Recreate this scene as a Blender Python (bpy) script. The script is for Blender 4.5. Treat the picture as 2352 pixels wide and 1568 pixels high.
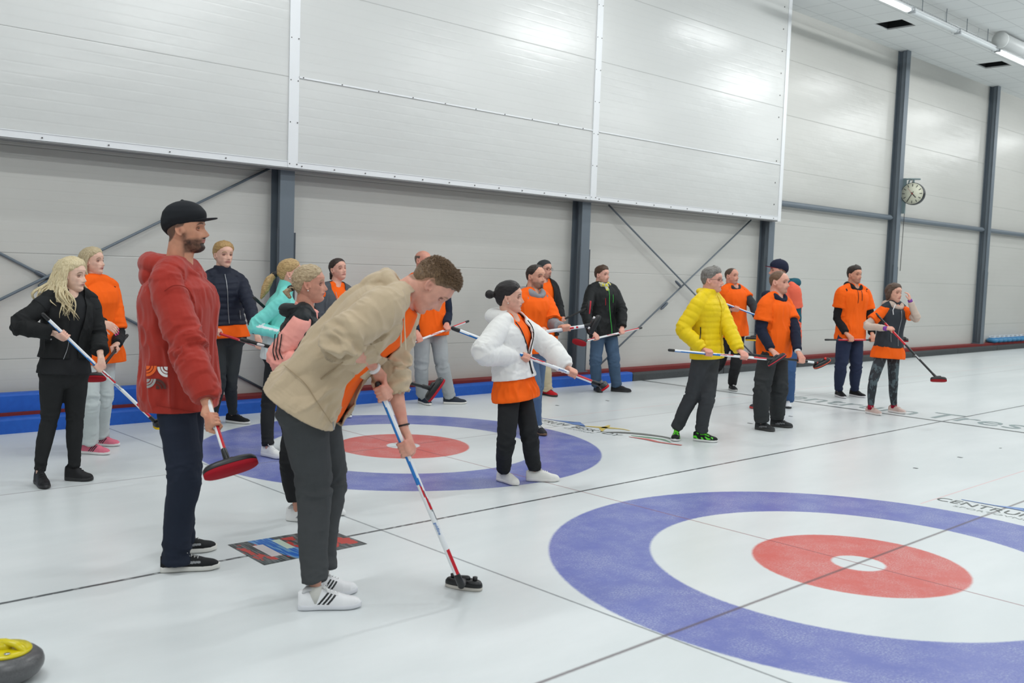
import bpy, math, random
import numpy as np
from mathutils import Vector, Matrix
for o in list(bpy.data.objects): bpy.data.objects.remove(o)
SC=bpy.context.scene; COL=SC.collection
R_=math.radians; PI=math.pi
def V3(*a): return np.array(a,float)
def nrm(v): v=np.asarray(v,float); return v/(np.linalg.norm(v)+1e-12)
# ---------------- camera ----------------
CAM=V3(-5.3805,-2.6702,1.6646); CYAW,CPIT,CROL=0.8158,-0.07499,0.03404; FPX=2232.86; W0,H0=2352,1568
F_=V3(math.cos(CYAW)*math.cos(CPIT),math.sin(CYAW)*math.cos(CPIT),math.sin(CPIT))
_r=nrm(np.cross(F_,[0,0,1])); _u=np.cross(_r,F_)
RT=math.cos(CROL)*_r+math.sin(CROL)*_u; UP=-math.sin(CROL)*_r+math.cos(CROL)*_u
FH=V3(math.cos(CYAW),math.sin(CYAW),0); RH=V3(math.sin(CYAW),-math.cos(CYAW),0)
cd=bpy.data.cameras.new('camera'); cam=bpy.data.objects.new('camera',cd); COL.objects.link(cam)
cd.sensor_width=36; cd.lens=FPX/W0*36; cd.clip_start=.05; cd.clip_end=200
cd.dof.use_dof=True; cd.dof.focus_distance=7.5; cd.dof.aperture_fstop=3.2
m=Matrix.Identity(4)
for i,v in enumerate((RT,UP,-F_)):
    for j in range(3): m[j][i]=v[j]
for j in range(3): m[j][3]=CAM[j]
cam.matrix_world=m; SC.camera=cam
# ---------------- world, exposure ----------------
SC.view_settings.view_transform='Standard'; SC.view_settings.look='None'; SC.view_settings.gamma=1
SC.view_settings.use_curve_mapping=False; SC.view_settings.exposure=-0.54
try:
    SC.cycles.use_denoising=True; SC.cycles.max_bounces=6; SC.cycles.diffuse_bounces=4; SC.cycles.caustics_reflective=False
except Exception: pass
w=bpy.data.worlds.new('world'); SC.world=w; w.use_nodes=True
w.node_tree.nodes['Background'].inputs[0].default_value=(.93,.97,1,1); w.node_tree.nodes['Background'].inputs[1].default_value=0.26
# ---------------- tube lamps over the sheets ----------------
LAMP_E=60
def lamp(x,y,z,lx=1.65,ly=.16,e=LAMP_E,tilt=0):
    d=bpy.data.lights.new('tube_light','AREA'); d.shape='RECTANGLE'; d.size=lx; d.size_y=ly; d.energy=e; d.color=(.97,1,1)
    o=bpy.data.objects.new('tube_light',d); o.location=(x,y,z); o.rotation_euler=(R_(tilt),0,0); COL.objects.link(o); return o
for k in range(-2,4): lamp(9.95+5.58*k,5.08,6.15,e=LAMP_E*.8)
for k in range(-3,4):
    for y,x0,e in ((2.25,8.5,1.45),(-2.2,9.2,1.35),(-6.7,8.5,1.3)):
        lamp(x0+6.75*k,y,6.3,lx=1.8,e=LAMP_E*e,tilt=50); lamp(x0+6.75*k,y,6.3,lx=1.8,e=LAMP_E*e,tilt=-50)

# ---------------- pixel -> place helpers ----------------
def ray(x,y): return F_+RT*(x-W0/2)/FPX-UP*(y-H0/2)/FPX
def floor_pt(x,y,z=0.):
    d=ray(x,y); return CAM+d*(z-CAM[2])/d[2]
def at_depth(x,y,D):
    d=ray(x,y); return CAM+d*D/(d@FH)
def on_wall(x,y,Y):
    d=ray(x,y); return CAM+d*(Y-CAM[1])/d[1]
# ---------------- mesh helpers ----------------
class MB:
    def __init__(s): s.v=[];s.f=[];s.m=[];s.n=0
    def add(s,v,f,m=0):
        v=np.asarray(v,float).reshape(-1,3); s.v.append(v); s.f+=[tuple(int(i)+s.n for i in q) for q in f]; s.m+=[m]*len(f); s.n+=len(v); return s
    def box(s,x0,x1,y0,y1,z0,z1,m=0):
        v=[(x,y,z) for z in(z0,z1) for y in(y0,y1) for x in(x0,x1)]
        return s.add(v,[(0,2,3,1),(4,5,7,6),(0,1,5,4),(2,6,7,3),(0,4,6,2),(1,3,7,5)],m)
    def loft(s,rings,m=0,cap=True):
        k=len(rings); n=len(rings[0]); v=np.concatenate(rings); f=[]
        for i in range(k-1):
            for j in range(n):
                a=i*n+j;b=i*n+(j+1)%n; f.append((a,b,b+n,a+n))
        if cap: f.append(tuple(range(n-1,-1,-1))); f.append(tuple((k-1)*n+j for j in range(n)))
        return s.add(v,f,m)
    def tube(s,pts,ra,rb=None,lat=None,n=14,m=0,cap='round',p=2.0):
        pts=[np.asarray(q,float) for q in pts]; k=len(pts)
        ra=np.broadcast_to(np.asarray(ra,float),(k,)).copy(); rb=ra.copy() if rb is None else np.broadcast_to(np.asarray(rb,float),(k,)).copy()
        T=[nrm((pts[min(i+1,k-1)]-pts[i])+(pts[i]-pts[max(i-1,0)])*.999) for i in range(k)]
        if lat is None:
            u=np.cross(T[0],[0,0,1]); 
            if np.linalg.norm(u)<.1: u=np.cross(T[0],[1,0,0])
            L=[nrm(u)]
            for i in range(1,k): L.append(nrm(L[-1]-T[i]*(L[-1]@T[i])))
        else:
            lat=np.asarray(lat,float); L=[nrm((lat if lat.ndim==1 else lat[i])-T[i]*((lat if lat.ndim==1 else lat[i])@T[i])) for i in range(k)]
        if cap=='round':
            P=list(pts);A=list(ra);B=list(rb);TT=list(T);LL=list(L)
            for e,sg in ((0,-1),(k-1,1)):
                ex=[]
                for c in (.5,.85,.985):
                    r=min(ra[e],rb[e]); ex.append((pts[e]+T[e]*sg*r*c,ra[e]*math.sqrt(1-c*c),rb[e]*math.sqrt(1-c*c)))
                if sg<0:
                    for q in ex: P.insert(0,q[0]);A.insert(0,q[1]);B.insert(0,q[2]);TT.insert(0,T[e]);LL.insert(0,L[e])
                else:
                    for q in ex: P.append(q[0]);A.append(q[1]);B.append(q[2]);TT.append(T[e]);LL.append(L[e])
            pts,ra,rb,T,L=P,A,B,TT,LL
        th=np.arange(n)*2*PI/n; c,sn=np.cos(th),np.sin(th)
        if p!=2: c=np.sign(c)*np.abs(c)**(2/p); sn=np.sign(sn)*np.abs(sn)**(2/p)
        R=[]
        for i in range(len(pts)):
            D=np.cross(T[i],L[i]); R.append(pts[i]+np.outer(c*ra[i],L[i])+np.outer(sn*rb[i],D))
        return s.loft(R,m)
    def cyl(s,a,b,r,n=16,m=0): return s.tube([a,b],[r,r],n=n,m=m,cap='flat')
    def ell(s,c,r,ax=None,n=14,m=0):
        ax=np.eye(3) if ax is None else np.asarray(ax); R=[]
        for t in np.linspace(-.98,.98,9):
            q=math.asin(t); h=math.sin(q); w_=math.cos(q); th=np.arange(n)*2*PI/n
            R.append(np.asarray(c)+h*r[2]*ax[2]+np.outer(np.cos(th)*w_*r[0],ax[0])+np.outer(np.sin(th)*w_*r[1],ax[1]))
        return s.loft(R,m)
    def mesh(s,name,mats=()):
        me=bpy.data.meshes.new(name); v=np.concatenate(s.v) if s.v else np.zeros((0,3))
        me.from_pydata(v.tolist(),[],s.f); 
        for q in mats: me.materials.append(q)
        if len(mats)>1: me.polygons.foreach_set('material_index',s.m)
        me.update(); return me
    def obj(s,name,mats,parent=None,smooth=True):
        if not isinstance(mats,(list,tuple)): mats=[mats]
        me=s.mesh(name,mats); return link(name,me,parent,smooth)
def link(name,me,parent=None,smooth=True):
    if smooth: me.polygons.foreach_set('use_smooth',[True]*len(me.polygons))
    o=bpy.data.objects.new(name,me); COL.objects.link(o)
    if parent is not None:
        o.parent=parent
        if parent.parent is None and parent.type=='EMPTY': o.matrix_parent_inverse=Matrix.Translation(parent.location).inverted()
    return o
def parent_mat(p): return Matrix.Translation(p.location)@Matrix.Rotation(p.rotation_euler.z,4,'Z')
def empty(name,loc,label=None,cat=None,group=None):
    o=bpy.data.objects.new(name,None); o.location=Vector(loc); o.empty_display_size=.1; COL.objects.link(o); tag(o,label,cat,group); return o
def tag(o,label=None,cat=None,group=None,kind=None):
    if label:o['label']=label
    if cat:o['category']=cat
    if group:o['group']=group
    if kind:o['kind']=kind
    return o
def struct(o): o['kind']='structure'; return o
def copy_thing(o,loc,label=None,group=None):
    c=o.copy(); COL.objects.link(c); c.location=Vector(loc)
    if label:c['label']=label
    if group:c['group']=group
    for ch in list(o.children):
        d=ch.copy(); COL.objects.link(d); d.parent=c
    return c
# ---------------- materials ----------------
def srgb(r,g,b):
    f=lambda c:((c/255+.055)/1.055)**2.4 if c/255>.04045 else c/255/12.92
    return (f(r),f(g),f(b),1)
class Nodes:
    def __init__(s,name):
        s.m=bpy.data.materials.new(name); s.m.use_nodes=True; s.t=s.m.node_tree; s.b=s.t.nodes['Principled BSDF']
    def n(s,typ,**k):
        q=s.t.nodes.new(typ)
        for a,b in k.items(): setattr(q,a,b)
        return q
    def l(s,a,b): s.t.links.new(a,b)
    def val(s,q,v):
        if hasattr(v,'links') or hasattr(v,'is_linked'): s.l(v,q)
        else: q.default_value=v
    def mth(s,op,a,b=None,c=None):
        q=s.n('ShaderNodeMath',operation=op); s.val(q.inputs[0],a)
        if b is not None:s.val(q.inputs[1],b)
        if c is not None:s.val(q.inputs[2],c)
        return q.outputs[0]
    def sstep(s,x,a,b):
        q=s.n('ShaderNodeMapRange',interpolation_type='SMOOTHSTEP'); s.l(x,q.inputs[0]); q.inputs[1].default_value=a;q.inputs[2].default_value=b; return q.outputs[0]
    def mix(s,f,a,b):
        q=s.n('ShaderNodeMix',data_type='RGBA'); s.val(q.inputs[0],f); s.val(q.inputs[6],a); s.val(q.inputs[7],b); return q.outputs[2]
    def noise(s,vec,scale,detail=3,rough=.5):
        q=s.n('ShaderNodeTexNoise'); q.inputs['Scale'].default_value=scale;q.inputs['Detail'].default_value=detail;q.inputs['Roughness'].default_value=rough
        if vec is not None:s.l(vec,q.inputs['Vector'])
        return q.outputs['Fac']
    def pos(s,sc=(1,1,1)):
        g=s.n('ShaderNodeTexCoord').outputs['Object']
        if sc==(1,1,1): return g
        q=s.n('ShaderNodeMapping'); q.inputs['Scale'].default_value=sc; s.l(g,q.inputs[0]); return q.outputs[0]
    def bump(s,h,strength=.3,dist=.002):
        q=s.n('ShaderNodeBump'); q.inputs['Strength'].default_value=strength;q.inputs['Distance'].default_value=dist; s.l(h,q.inputs['Height']); s.l(q.outputs[0],s.b.inputs['Normal'])
    def set(s,**k):
        for a,v in k.items(): s.val(s.b.inputs[a.replace('_',' ')],v)
        return s
MC={}
def plain(name,col,rough=.5,metal=0,spec=.5,**k):
    key=(name,tuple(col),rough,metal)
    if key in MC: return MC[key]
    q=Nodes(name); q.set(Base_Color=tuple(col),Roughness=rough,Metallic=metal); q.b.inputs['Specular IOR Level'].default_value=spec
    MC[key]=q.m; return q.m
def fabric(name,rgb,rough=.85,scale=60,st=.5,vary=.12,stretch=(1,1,.35),sheen=.0,fold=.6,spec=.2):
    key=('fab',name,rgb,rough,scale)
    if key in MC: return MC[key]
    q=Nodes(name); c=srgb(*rgb)
    n1=q.noise(q.pos(),scale*6,2,.7); n2=q.noise(q.pos(stretch),9,3,.55)
    f=q.mth('ADD',q.mth('MULTIPLY',n1,vary),q.mth('MULTIPLY',n2,vary)); f=q.mth('ADD',f,1-vary)
    cb=q.n('ShaderNodeVectorMath',operation='SCALE'); cb.inputs[0].default_value=c[:3]; q.l(f,cb.inputs['Scale'])
    q.l(cb.outputs[0],q.b.inputs['Base Color']); q.set(Roughness=rough); q.b.inputs['Specular IOR Level'].default_value=spec
    h=q.mth('ADD',q.mth('MULTIPLY',n1,.06*st),q.mth('MULTIPLY',n2,fold)); q.bump(h,.55,.012)
    if sheen: q.b.inputs['Sheen Weight'].default_value=sheen
    MC[key]=q.m; return q.m
# ---------------- the hall ----------------
SHEET=4.467
q=Nodes('ice'); P=q.pos(); sx=q.n('ShaderNodeSeparateXYZ'); q.l(P,sx.inputs[0]); X,Y=sx.outputs[0],sx.outputs[1]
wob=q.mth('MULTIPLY',q.mth('SUBTRACT',q.noise(P,35,4,.7),.5),.02)
def line(coord,c,wd,soft=.012):
    d=q.mth('ABSOLUTE',q.mth('SUBTRACT',coord,c)); d=q.mth('ADD',d,q.mth('MULTIPLY',wob,.3)); return q.mth('SUBTRACT',1,q.sstep(d,wd/2-soft/2,wd/2+soft/2))
def ring(d,r0,r1):
    s=.012
    a=q.sstep(d,r0-s,r0+s) if r0>0 else None; b=q.mth('SUBTRACT',1,q.sstep(d,r1-s,r1+s))
    return b if a is None else q.mth('MULTIPLY',a,b)
def house(yc):
    dy=q.mth('SUBTRACT',Y,yc); d=q.mth('SQRT',q.mth('ADD',q.mth('MULTIPLY',X,X),q.mth('MULTIPLY',dy,dy))); return q.mth('ADD',d,q.mth('MULTIPLY',wob,.8))
d1=q.mth('MINIMUM',house(0),house(SHEET))
blue=ring(d1,1.219,1.829); red=ring(d1,.152,.61)
n1=q.noise(P,3.5,6,.7); n2=q.noise(P,90,3,.8); n3=q.noise(P,14,5,.75)
cloud=q.noise(q.pos((.25,.8,1)),1.6,5,.6)
base=q.mix(q.sstep(cloud,.35,.75),srgb(219,224,225),srgb(230,234,235))
worn=q.mth('MULTIPLY',q.sstep(n3,.6,.75),q.sstep(n2,.45,.62))
speck=q.mth('MULTIPLY',q.sstep(n2,.38,.70),.42)
fade=q.mth('SUBTRACT',.97,q.mth('MAXIMUM',q.mth('MULTIPLY',worn,.75),q.mth('MULTIPLY',speck,q.sstep(n1,.35,.65))))
col=q.mix(q.mth('MULTIPLY',blue,fade),base,srgb(102,112,184))
col=q.mix(q.mth('MULTIPLY',red,fade),col,srgb(213,92,84))
tee=line(X,0,.012,.014); col=q.mix(q.mth('MULTIPLY',tee,.75),col,srgb(140,70,78))
back=line(X,-1.84,.013,.014); col=q.mix(q.mth('MULTIPLY',back,.8),col,srgb(105,112,118))
cl=q.mth('MAXIMUM',line(Y,0,.018,.02),q.mth('MULTIPLY',line(Y,SHEET,.014,.018),.7)); col=q.mix(q.mth('MULTIPLY',cl,.8),col,srgb(88,70,76))
inr=q.mth('GREATER_THAN',X,1.85)
pk=q.mth('MULTIPLY',q.mth('MAXIMUM',line(Y,.457,.012),line(Y,SHEET+.457,.012)),inr); col=q.mix(q.mth('MULTIPLY',pk,.45),col,srgb(235,150,150))
sb=q.mth('MAXIMUM',line(Y,SHEET/2,.026,.014),line(Y,-SHEET/2,.026,.014)); brk=q.sstep(q.noise(P,24,2),.3,.45); col=q.mix(q.mth('MULTIPLY',sb,q.mth('ADD',.55,q.mth('MULTIPLY',brk,.4))),col,srgb(62,68,72))
hog=line(X,6.4,.075,.014); col=q.mix(q.mth('MULTIPLY',hog,.92),col,srgb(58,64,68))
col=q.mix(q.mth('MULTIPLY',q.sstep(n2,.66,.8),.10),col,srgb(250,252,252))
q.l(col,q.b.inputs['Base Color'])
q.set(Roughness=.3); q.b.inputs['IOR'].default_value=1.31; q.b.inputs['Specular IOR Level'].default_value=.5
pb=q.mth('ADD',q.mth('MULTIPLY',q.noise(P,45,2),.6),q.mth('MULTIPLY',q.noise(P,3,3),2.0)); q.bump(pb,.12,.004)
ICE=q.m
struct(MB().box(-14,46,-13,6.9,-.2,0).obj('floor',ICE,smooth=False))
def wallmat(name,rgb,rough=.3,wave=1.0):
    q=Nodes(name); P=q.pos(); sx=q.n('ShaderNodeSeparateXYZ'); q.l(P,sx.inputs[0]); Z=sx.outputs[2]
    fr=q.mth('FRACT',q.mth('MULTIPLY',Z,10.)); g=q.mth('SUBTRACT',1,q.sstep(q.mth('ABSOLUTE',q.mth('SUBTRACT',fr,.5)),.0,.14))
    fz=q.mth('ABSOLUTE',q.mth('SUBTRACT',q.mth('FRACT',q.mth('ADD',Z,.85)),.5)); seam=q.mth('SUBTRACT',1,q.sstep(fz,.002,.008))
    big=q.noise(q.pos((.35,1,1.2)),1.1,3,.55); mid=q.noise(q.pos((.6,1,1)),5,2)
    c=q.mix(q.mth('MULTIPLY',g,.03),srgb(*rgb),srgb(140,140,138)); c=q.mix(q.mth('MULTIPLY',q.sstep(big,.3,.7),.05),c,srgb(255,255,250)); c=q.mix(q.mth('MULTIPLY',seam,.28),c,srgb(105,105,103))
    q.l(c,q.b.inputs['Base Color']); q.set(Roughness=rough); q.b.inputs['Specular IOR Level'].default_value=.55
    h=q.mth('ADD',q.mth('MULTIPLY',big,2.4*wave),q.mth('MULTIPLY',mid,.5*wave)); h=q.mth('SUBTRACT',h,q.mth('MULTIPLY',g,.055)); h=q.mth('SUBTRACT',h,q.mth('MULTIPLY',seam,.4)); q.bump(h,.5,.010)
    return q.m
WALL=wallmat('sandwich_panel_wall',(197,196,191),.26); PANEL=wallmat('clad_panel',(202,203,201),.24)
TRIM=plain('white_trim',srgb(226,228,230),.35); STEEL=plain('slate_steel',srgb(102,112,121),.45); DARKST=plain('dark_steel',srgb(62,70,78),.5)
YW,YF,YP,ZC=7.2,7.0,6.85,6.54
struct(MB().box(-14,46,YW,YW+.12,-.1,ZC+.1).obj('wall_back',WALL,smooth=False))
wo=WALL.copy() 
struct(MB().box(46,46.1,-13,YW,-.1,ZC+.1).obj('wall_right',WALL,smooth=False))
# ceiling of white tiles with two open bays
q=Nodes('ceiling_tiles'); P=q.pos(); sx=q.n('ShaderNodeSeparateXYZ'); q.l(P,sx.inputs[0])
gl=None
for o_,off in ((sx.outputs[0],.21),(sx.outputs[1],.35)):
    f=q.mth('ABSOLUTE',q.mth('SUBTRACT',q.mth('FRACT',q.mth('ADD',q.mth('MULTIPLY',o_,1/.6),off)),.5)); g=q.sstep(f,.485,.493); gl=g if gl is None else q.mth('MAXIMUM',gl,g)
c=q.mix(q.mth('MULTIPLY',gl,.55),srgb(226,229,229),srgb(150,154,156)); q.l(c,q.b.inputs['Base Color']); q.set(Roughness=.8)
CEIL=q.m
BL=plain('void_black',srgb(14,20,22),.9)
holes=[(12.48,13.08,6.0,6.57),(17.1,17.7,5.92,6.49)]
mb=MB(); xs=sorted({-14.,46.,*[h[0] for h in holes],*[h[1] for h in holes]}); 
for a,b in zip(xs[:-1],xs[1:]):
    h=[h for h in holes if abs(h[0]-a)<1e-6]
    if h: mb.box(a,b,-13,h[0][2],ZC,ZC+.03); mb.box(a,b,h[0][3],YW,ZC,ZC+.03)
    else: mb.box(a,b,-13,YW,ZC,ZC+.03)
struct(mb.obj('ceiling',CEIL,smooth=False))
for h in holes:
    mb=MB(); a,b,c_,d=h; z0,z1=ZC+.03,ZC+.35
    mb.box(a-.02,b+.02,c_-.02,d+.02,z1,z1+.02,0)
    for x0,x1,y0,y1 in ((a-.02,a,c_,d),(b,b+.02,c_,d),(a-.02,b+.02,c_-.02,c_),(a-.02,b+.02,d,d+.02)): mb.box(x0,x1,y0,y1,z0,z1,0)
    struct(mb.obj('trim_9',[BL],smooth=False))
# steel columns
COLX=[-4.71,.22,5.12,10.05,14.97,19.9,24.83,29.7,34.6]
for x in COLX:
    e=empty('steel_column',(x,7.1,0),{-4.71:'x'}.get(x),None); 
    lab={.22:'grey steel wall column behind the blonde woman in the mint jacket',5.12:'grey steel wall column left of the man with the yellow scarf',10.05:'grey steel wall column behind the man in the navy cap',14.97:'grey steel wall column that carries the round clock',19.9:'grey steel wall column beside the blue curling stones on the red ledge'}.get(x)
    if lab is None: bpy.data.objects.remove(e); continue
    tag(e,lab,'column','steel columns along the back wall')
    mb=MB(); mb.box(x-.09,x+.09,YF,YF+.012,.19,ZC); mb.box(x-.006,x+.006,YF+.012,YW-.014,.19,ZC); mb.box(x-.09,x+.09,YW-.014,YW-.001,.19,ZC); mb.box(x-.06,x-.05,YF+.03,YF+.1,.19,ZC)
    mb.obj('column_shaft',STEEL,e,smooth=False)
    mb=MB(); mb.box(x-.115,x-.0905,YF+.002,YF+.014,.18,2.02); mb.box(x+.0905,x+.115,YF+.002,YF+.014,.18,1.98); mb.obj('edge_guard',DARKST,e,smooth=False)
    mb=MB(); mb.box(x-.15,x+.15,YF-.01,YW-.002,.1755,.19); mb.obj('base_plate',STEEL,e,smooth=False)
# big overhanging clad boxes
bays=[(-9.6,-4.71),(-4.71,.175),(.175,5.06),(5.06,10.02)]
for i,(a,b) in enumerate(bays):
    if i==0: continue
    struct(MB().box(a,b,YP,6.985,2.68,ZC-.002).obj('wall_overhang',PANEL,smooth=False))
    mb=MB(); mb.box(a+.07,b-.05,YP-.008,YP,2.68,2.75); mb.box(a+.07,b-.05,YP-.014,YP-.008,2.742,2.75)
    struct(mb.obj('trim_1',TRIM,smooth=False))
    if i>1: struct(MB().box(a+.07,b-.05,YP-.012,YP,3.655,3.672).obj('trim_2',TRIM,smooth=False))
for x in (-4.71,.175,5.06):
    mb=MB(); mb.box(x-.05,x+.075,YP-.012,YP,2.68,ZC-.003); mb.box(x-.05,x-.03,YP-.016,YP-.012,2.68,ZC-.003)
    struct(mb.obj('trim_3',TRIM,smooth=False))
struct(MB().box(9.96,10.06,YP-.012,YP,2.66,ZC-.003).box(10.022,10.06,YP,7.0,2.66,ZC-.003).obj('trim_4',TRIM,smooth=False))
struct(MB().box(-9.6,10.03,6.987,6.998,2.66,2.70).box(-9.6,10.05,YP,6.986,2.668,2.679).obj('trim_5',plain('soffit_grey',srgb(150,150,150),.5),smooth=False))
# screws on the trims
mb=MB()
for x0,x1,z,st in ((.3,5.0,2.705,.42),(.3,5.0,3.664,.5),(5.2,9.9,2.705,.42),(-3,0,2.705,.6)):
    for x in np.arange(x0,x1,st): mb.cyl((x,YP-.018,z),(x,YP-.008,z),.007,n=8)
for xx in (.145,.235,5.03,5.12):
    for z in np.arange(2.72,6.4,.45): mb.cyl((xx,YP-.018,z),(xx,YP-.01,z),.007,n=8)
for z in np.arange(2.95,6.5,.38): mb.cyl((9.83,YP-.006,z),(9.83,YP,z),.012,n=8)
struct(mb.obj('trim_6',plain('screw_grey',srgb(95,92,92),.4,.6),smooth=False))
# horizontal tie pipes
for a,b,lab in ((10.2,14.87,'grey round tie pipe on the wall, left of the clock column'),(15.08,19.8,'grey round tie pipe on the wall under the clock, right of its column'),(20.0,24.8,'grey round tie pipe on the wall above the blue curling stones')):
    mb=MB(); mb.tube([(a,7.1,3.02),(a+.12,7.1,3.02),(b-.12,7.1,3.02),(b,7.1,3.02)],[.02,.055,.055,.02],n=16)
    tag(mb.obj('tie_pipe',STEEL),lab,'pipe','tie pipes between the columns')
# diagonal braces
def brace(a,b,tb,lab,yy):
    a=V3(a[0],yy,a[1]);b=V3(b[0],yy,b[1]); e=empty('wall_brace',a,lab,'brace','diagonal wall braces')
    MB().cyl(a,b,.0135).obj('rod',STEEL,e); d=nrm(b-a)
    for t in tb:
        c=V3(t[0],yy,t[1]); MB().tube([c-d*.09,c-d*.06,c+d*.06,c+d*.09],[.015,.022,.022,.015]).obj('turnbuckle',plain('coupler',srgb(90,98,108),.4,.3),e)
brace((.08,2.68),(-4.6,.19),[(-2.25,1.39)],'grey diagonal brace rod rising to the column behind the man in the black cap',7.15)
brace((-4.6,2.66),(.1,.19),[(-2.28,1.44)],'grey diagonal brace rod falling to the right behind the blonde women',7.18)
brace((5.7,2.66),(9.9,.19),[(7.5,1.50),(8.0,1.19)],'grey diagonal brace rod falling to the right behind the man in yellow',7.09)
brace((9.56,2.66),(5.6,.19),[(7.2,1.14)],'grey diagonal brace rod falling to the left behind the man with the yellow scarf',7.13)
# ledge, carpet and bumpers
CARP=Nodes('red_carpet'); f=CARP.noise(CARP.pos(),120,3); CARP.l(CARP.mix(f,srgb(112,34,36),srgb(142,52,50)),CARP.b.inputs['Base Color']); CARP.set(Roughness=.95); CARP=CARP.m
struct(MB().box(-14,46,6.99,YW,0,.175).obj('baseboard_back',CARP,smooth=False))
q=Nodes('blue_foam'); f=q.noise(q.pos(),20,4); q.l(q.mix(f,srgb(16,82,178),srgb(30,100,200)),q.b.inputs['Base Color']); q.set(Roughness=.55); BLUE=q.m
def bumper(a,b,y0,y1,z0,z1,mat,name,lab,grp):
    r=.025; pr=[(y0,z0),(y0,z1-r),(y0+r*.3,z1-r*.3),(y0+r,z1),(y1,z1),(y1,z0)]
    R=[np.array([(x,y,z) for y,z in pr]) for x in np.linspace(a,b,6)]
    o=MB().loft(R).obj(name,mat,smooth=False); tag(o,lab,'bumper',grp); return o
bumper(-5.2,-1.3,6.86,6.985,.0,.145,BLUE,'foam_bumper','blue foam bumper lying on the ice edge at the far left','foam bumpers')
bumper(-1.29,2.45,6.86,6.985,.0,.14,BLUE,'foam_bumper','blue foam bumper on the ice edge behind the bending man','foam bumpers')
bumper(2.46,6.15,6.86,6.985,.0,.14,BLUE,'foam_bumper','blue foam bumper on the ice edge behind the man with red shoes','foam bumpers')
bumper(-5.2,-1.05,7.01,7.13,.176,.35,BLUE,'foam_bumper','higher blue foam bumper standing on the red ledge against the wall','foam bumpers')
q=Nodes('black_rubber'); f=q.noise(q.pos(),60,4); q.l(q.mix(f,srgb(52,56,58),srgb(78,82,84)),q.b.inputs['Base Color']); q.set(Roughness=.8)
g=q.n('ShaderNodeTexChecker'); g.inputs['Scale'].default_value=80; q.l(q.pos(),g.inputs[0]); q.bump(g.outputs['Fac'],.4,.004); RUB=q.m
x=6.17; wh=['beside the man with the yellow scarf','behind the man in the yellow jacket','behind the man in the navy cap','left of the man in the black hood','behind the man in the black hood','behind the woman in the vest','right of the woman in the vest','under the clock','below the last column','below the blue stones']; i=0
while x<32:
    bumper(x,x+2.38,6.86,6.985,.0,.12,RUB,'rubber_bumper','black rubber edge bumper '+(wh[i] if i<len(wh) else 'beyond the blue stones'),'rubber bumpers'); x+=2.4; i+=1
# ---------------- lamps, duct, clock ----------------
GLASS=Nodes('lamp_cover').set(Base_Color=srgb(215,220,222),Roughness=.25).m
ON=Nodes('lit_tube'); ON.b.inputs['Emission Color'].default_value=(.95,.98,1,1); ON.b.inputs['Emission Strength'].default_value=5; ON=ON.m
labs={0:('lit white tube lamp at the top edge, nearest in its row',1),1:('unlit tube lamp just right of the nearest lit one',0),2:('unlit tube lamp beside the round duct end',0),3:('lit white tube lamp at the right edge under the duct',1)}
for i,(lab,on) in labs.items():
    a=9.05+1.86*i; b=a+1.77; e=empty('tube_lamp',(a,5.08,6.22),lab,'lamp','tube lamps in the ceiling row')
    R=[]
    MB().tube([(a+.02,5.08,6.25),(b-.02,5.08,6.25)],[.065,.065],[.035,.035],lat=(0,1,0),n=16).obj('lamp_housing',plain('lamp_grey',srgb(205,208,210),.4),e)
    MB().tube([(a+.05,5.08,6.215),(b-.05,5.08,6.215)],[.058,.058],[.035,.035],lat=(0,1,0),n=16).obj('tube_cover',ON if on else GLASS,e)
    for x in (a+.02,b-.02): MB().box(x-.02,x+.02,5.02,5.14,6.19,6.28).obj('end_cap',plain('lamp_cap',srgb(170,175,178),.4),e,smooth=False)
    for x in (a+.4,b-.4): MB().cyl((x,5.08,6.27),(x,5.08,ZC),.006).obj('hanger',STEEL,e)
mb=MB()
for y,z in ((5.14,6.36),(5.26,6.36)): mb.cyl((9,y,z),(20,y,z),.006,n=6)
for x in np.arange(9,20,.1): mb.cyl((x,5.14,6.36),(x,5.26,6.36),.004,n=5)
for x in np.arange(9.5,20,1.5): mb.cyl((x,5.2,6.36),(x,5.2,ZC-.002),.005,n=5)
tag(mb.obj('cable_tray',plain('galvanised',srgb(190,194,196),.35,.5)),'thin wire cable tray running above the ceiling tube lamps','cable tray')
e=empty('air_duct',(14.0,4.97,6.375),'light grey round air duct with capped end beside the lamp row','duct')
MB().cyl((14.49,4.97,6.375),(20,4.97,6.375),.145,n=40).obj('duct_pipe',plain('duct_grey',srgb(190,193,193),.4),e)
MB().cyl((14.45,4.97,6.375),(14.49,4.97,6.375),.155,n=40).obj('end_cap',plain('duct_cap',srgb(204,207,206),.45),e)
MB().cyl((15.4,4.97,6.375),(15.45,4.97,6.375),.151,n=40).obj('joint_ring',plain('duct_grey',srgb(190,193,193),.4),e)
# clock hangs from a bracket on the column; it faces back down the hall
ck=on_wall(2097,445,6.80); CX,CY_,CZ=ck
e=empty('wall_clock',(CX,CY_,CZ),'round black clock with cream face hanging from a bracket on the steel column','clock')
nrmv=nrm(V3(CAM[0]-CX,CAM[1]-CY_,0)*1.0+V3(-6.5,4.5,0)); lat=nrm(np.cross([0,0,1],nrmv)); rr=.235
def ck3(u,v,w): return V3(CX,CY_,CZ)+lat*u+V3(0,0,1)*v+nrmv*w
MB().tube([ck3(0,0,-.10),ck3(0,0,-.085),ck3(0,0,.05),ck3(0,0,.062)],[rr-.03,rr,rr,rr-.012],n=48,cap='flat').obj('clock_case',plain('clock_black',srgb(38,40,46),.25),e)
MB().cyl(ck3(0,0,.05),ck3(0,0,.0635),rr-.014,n=48).obj('dial',plain('dial_cream',srgb(216,216,196),.6),e)
mb=MB()
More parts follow.
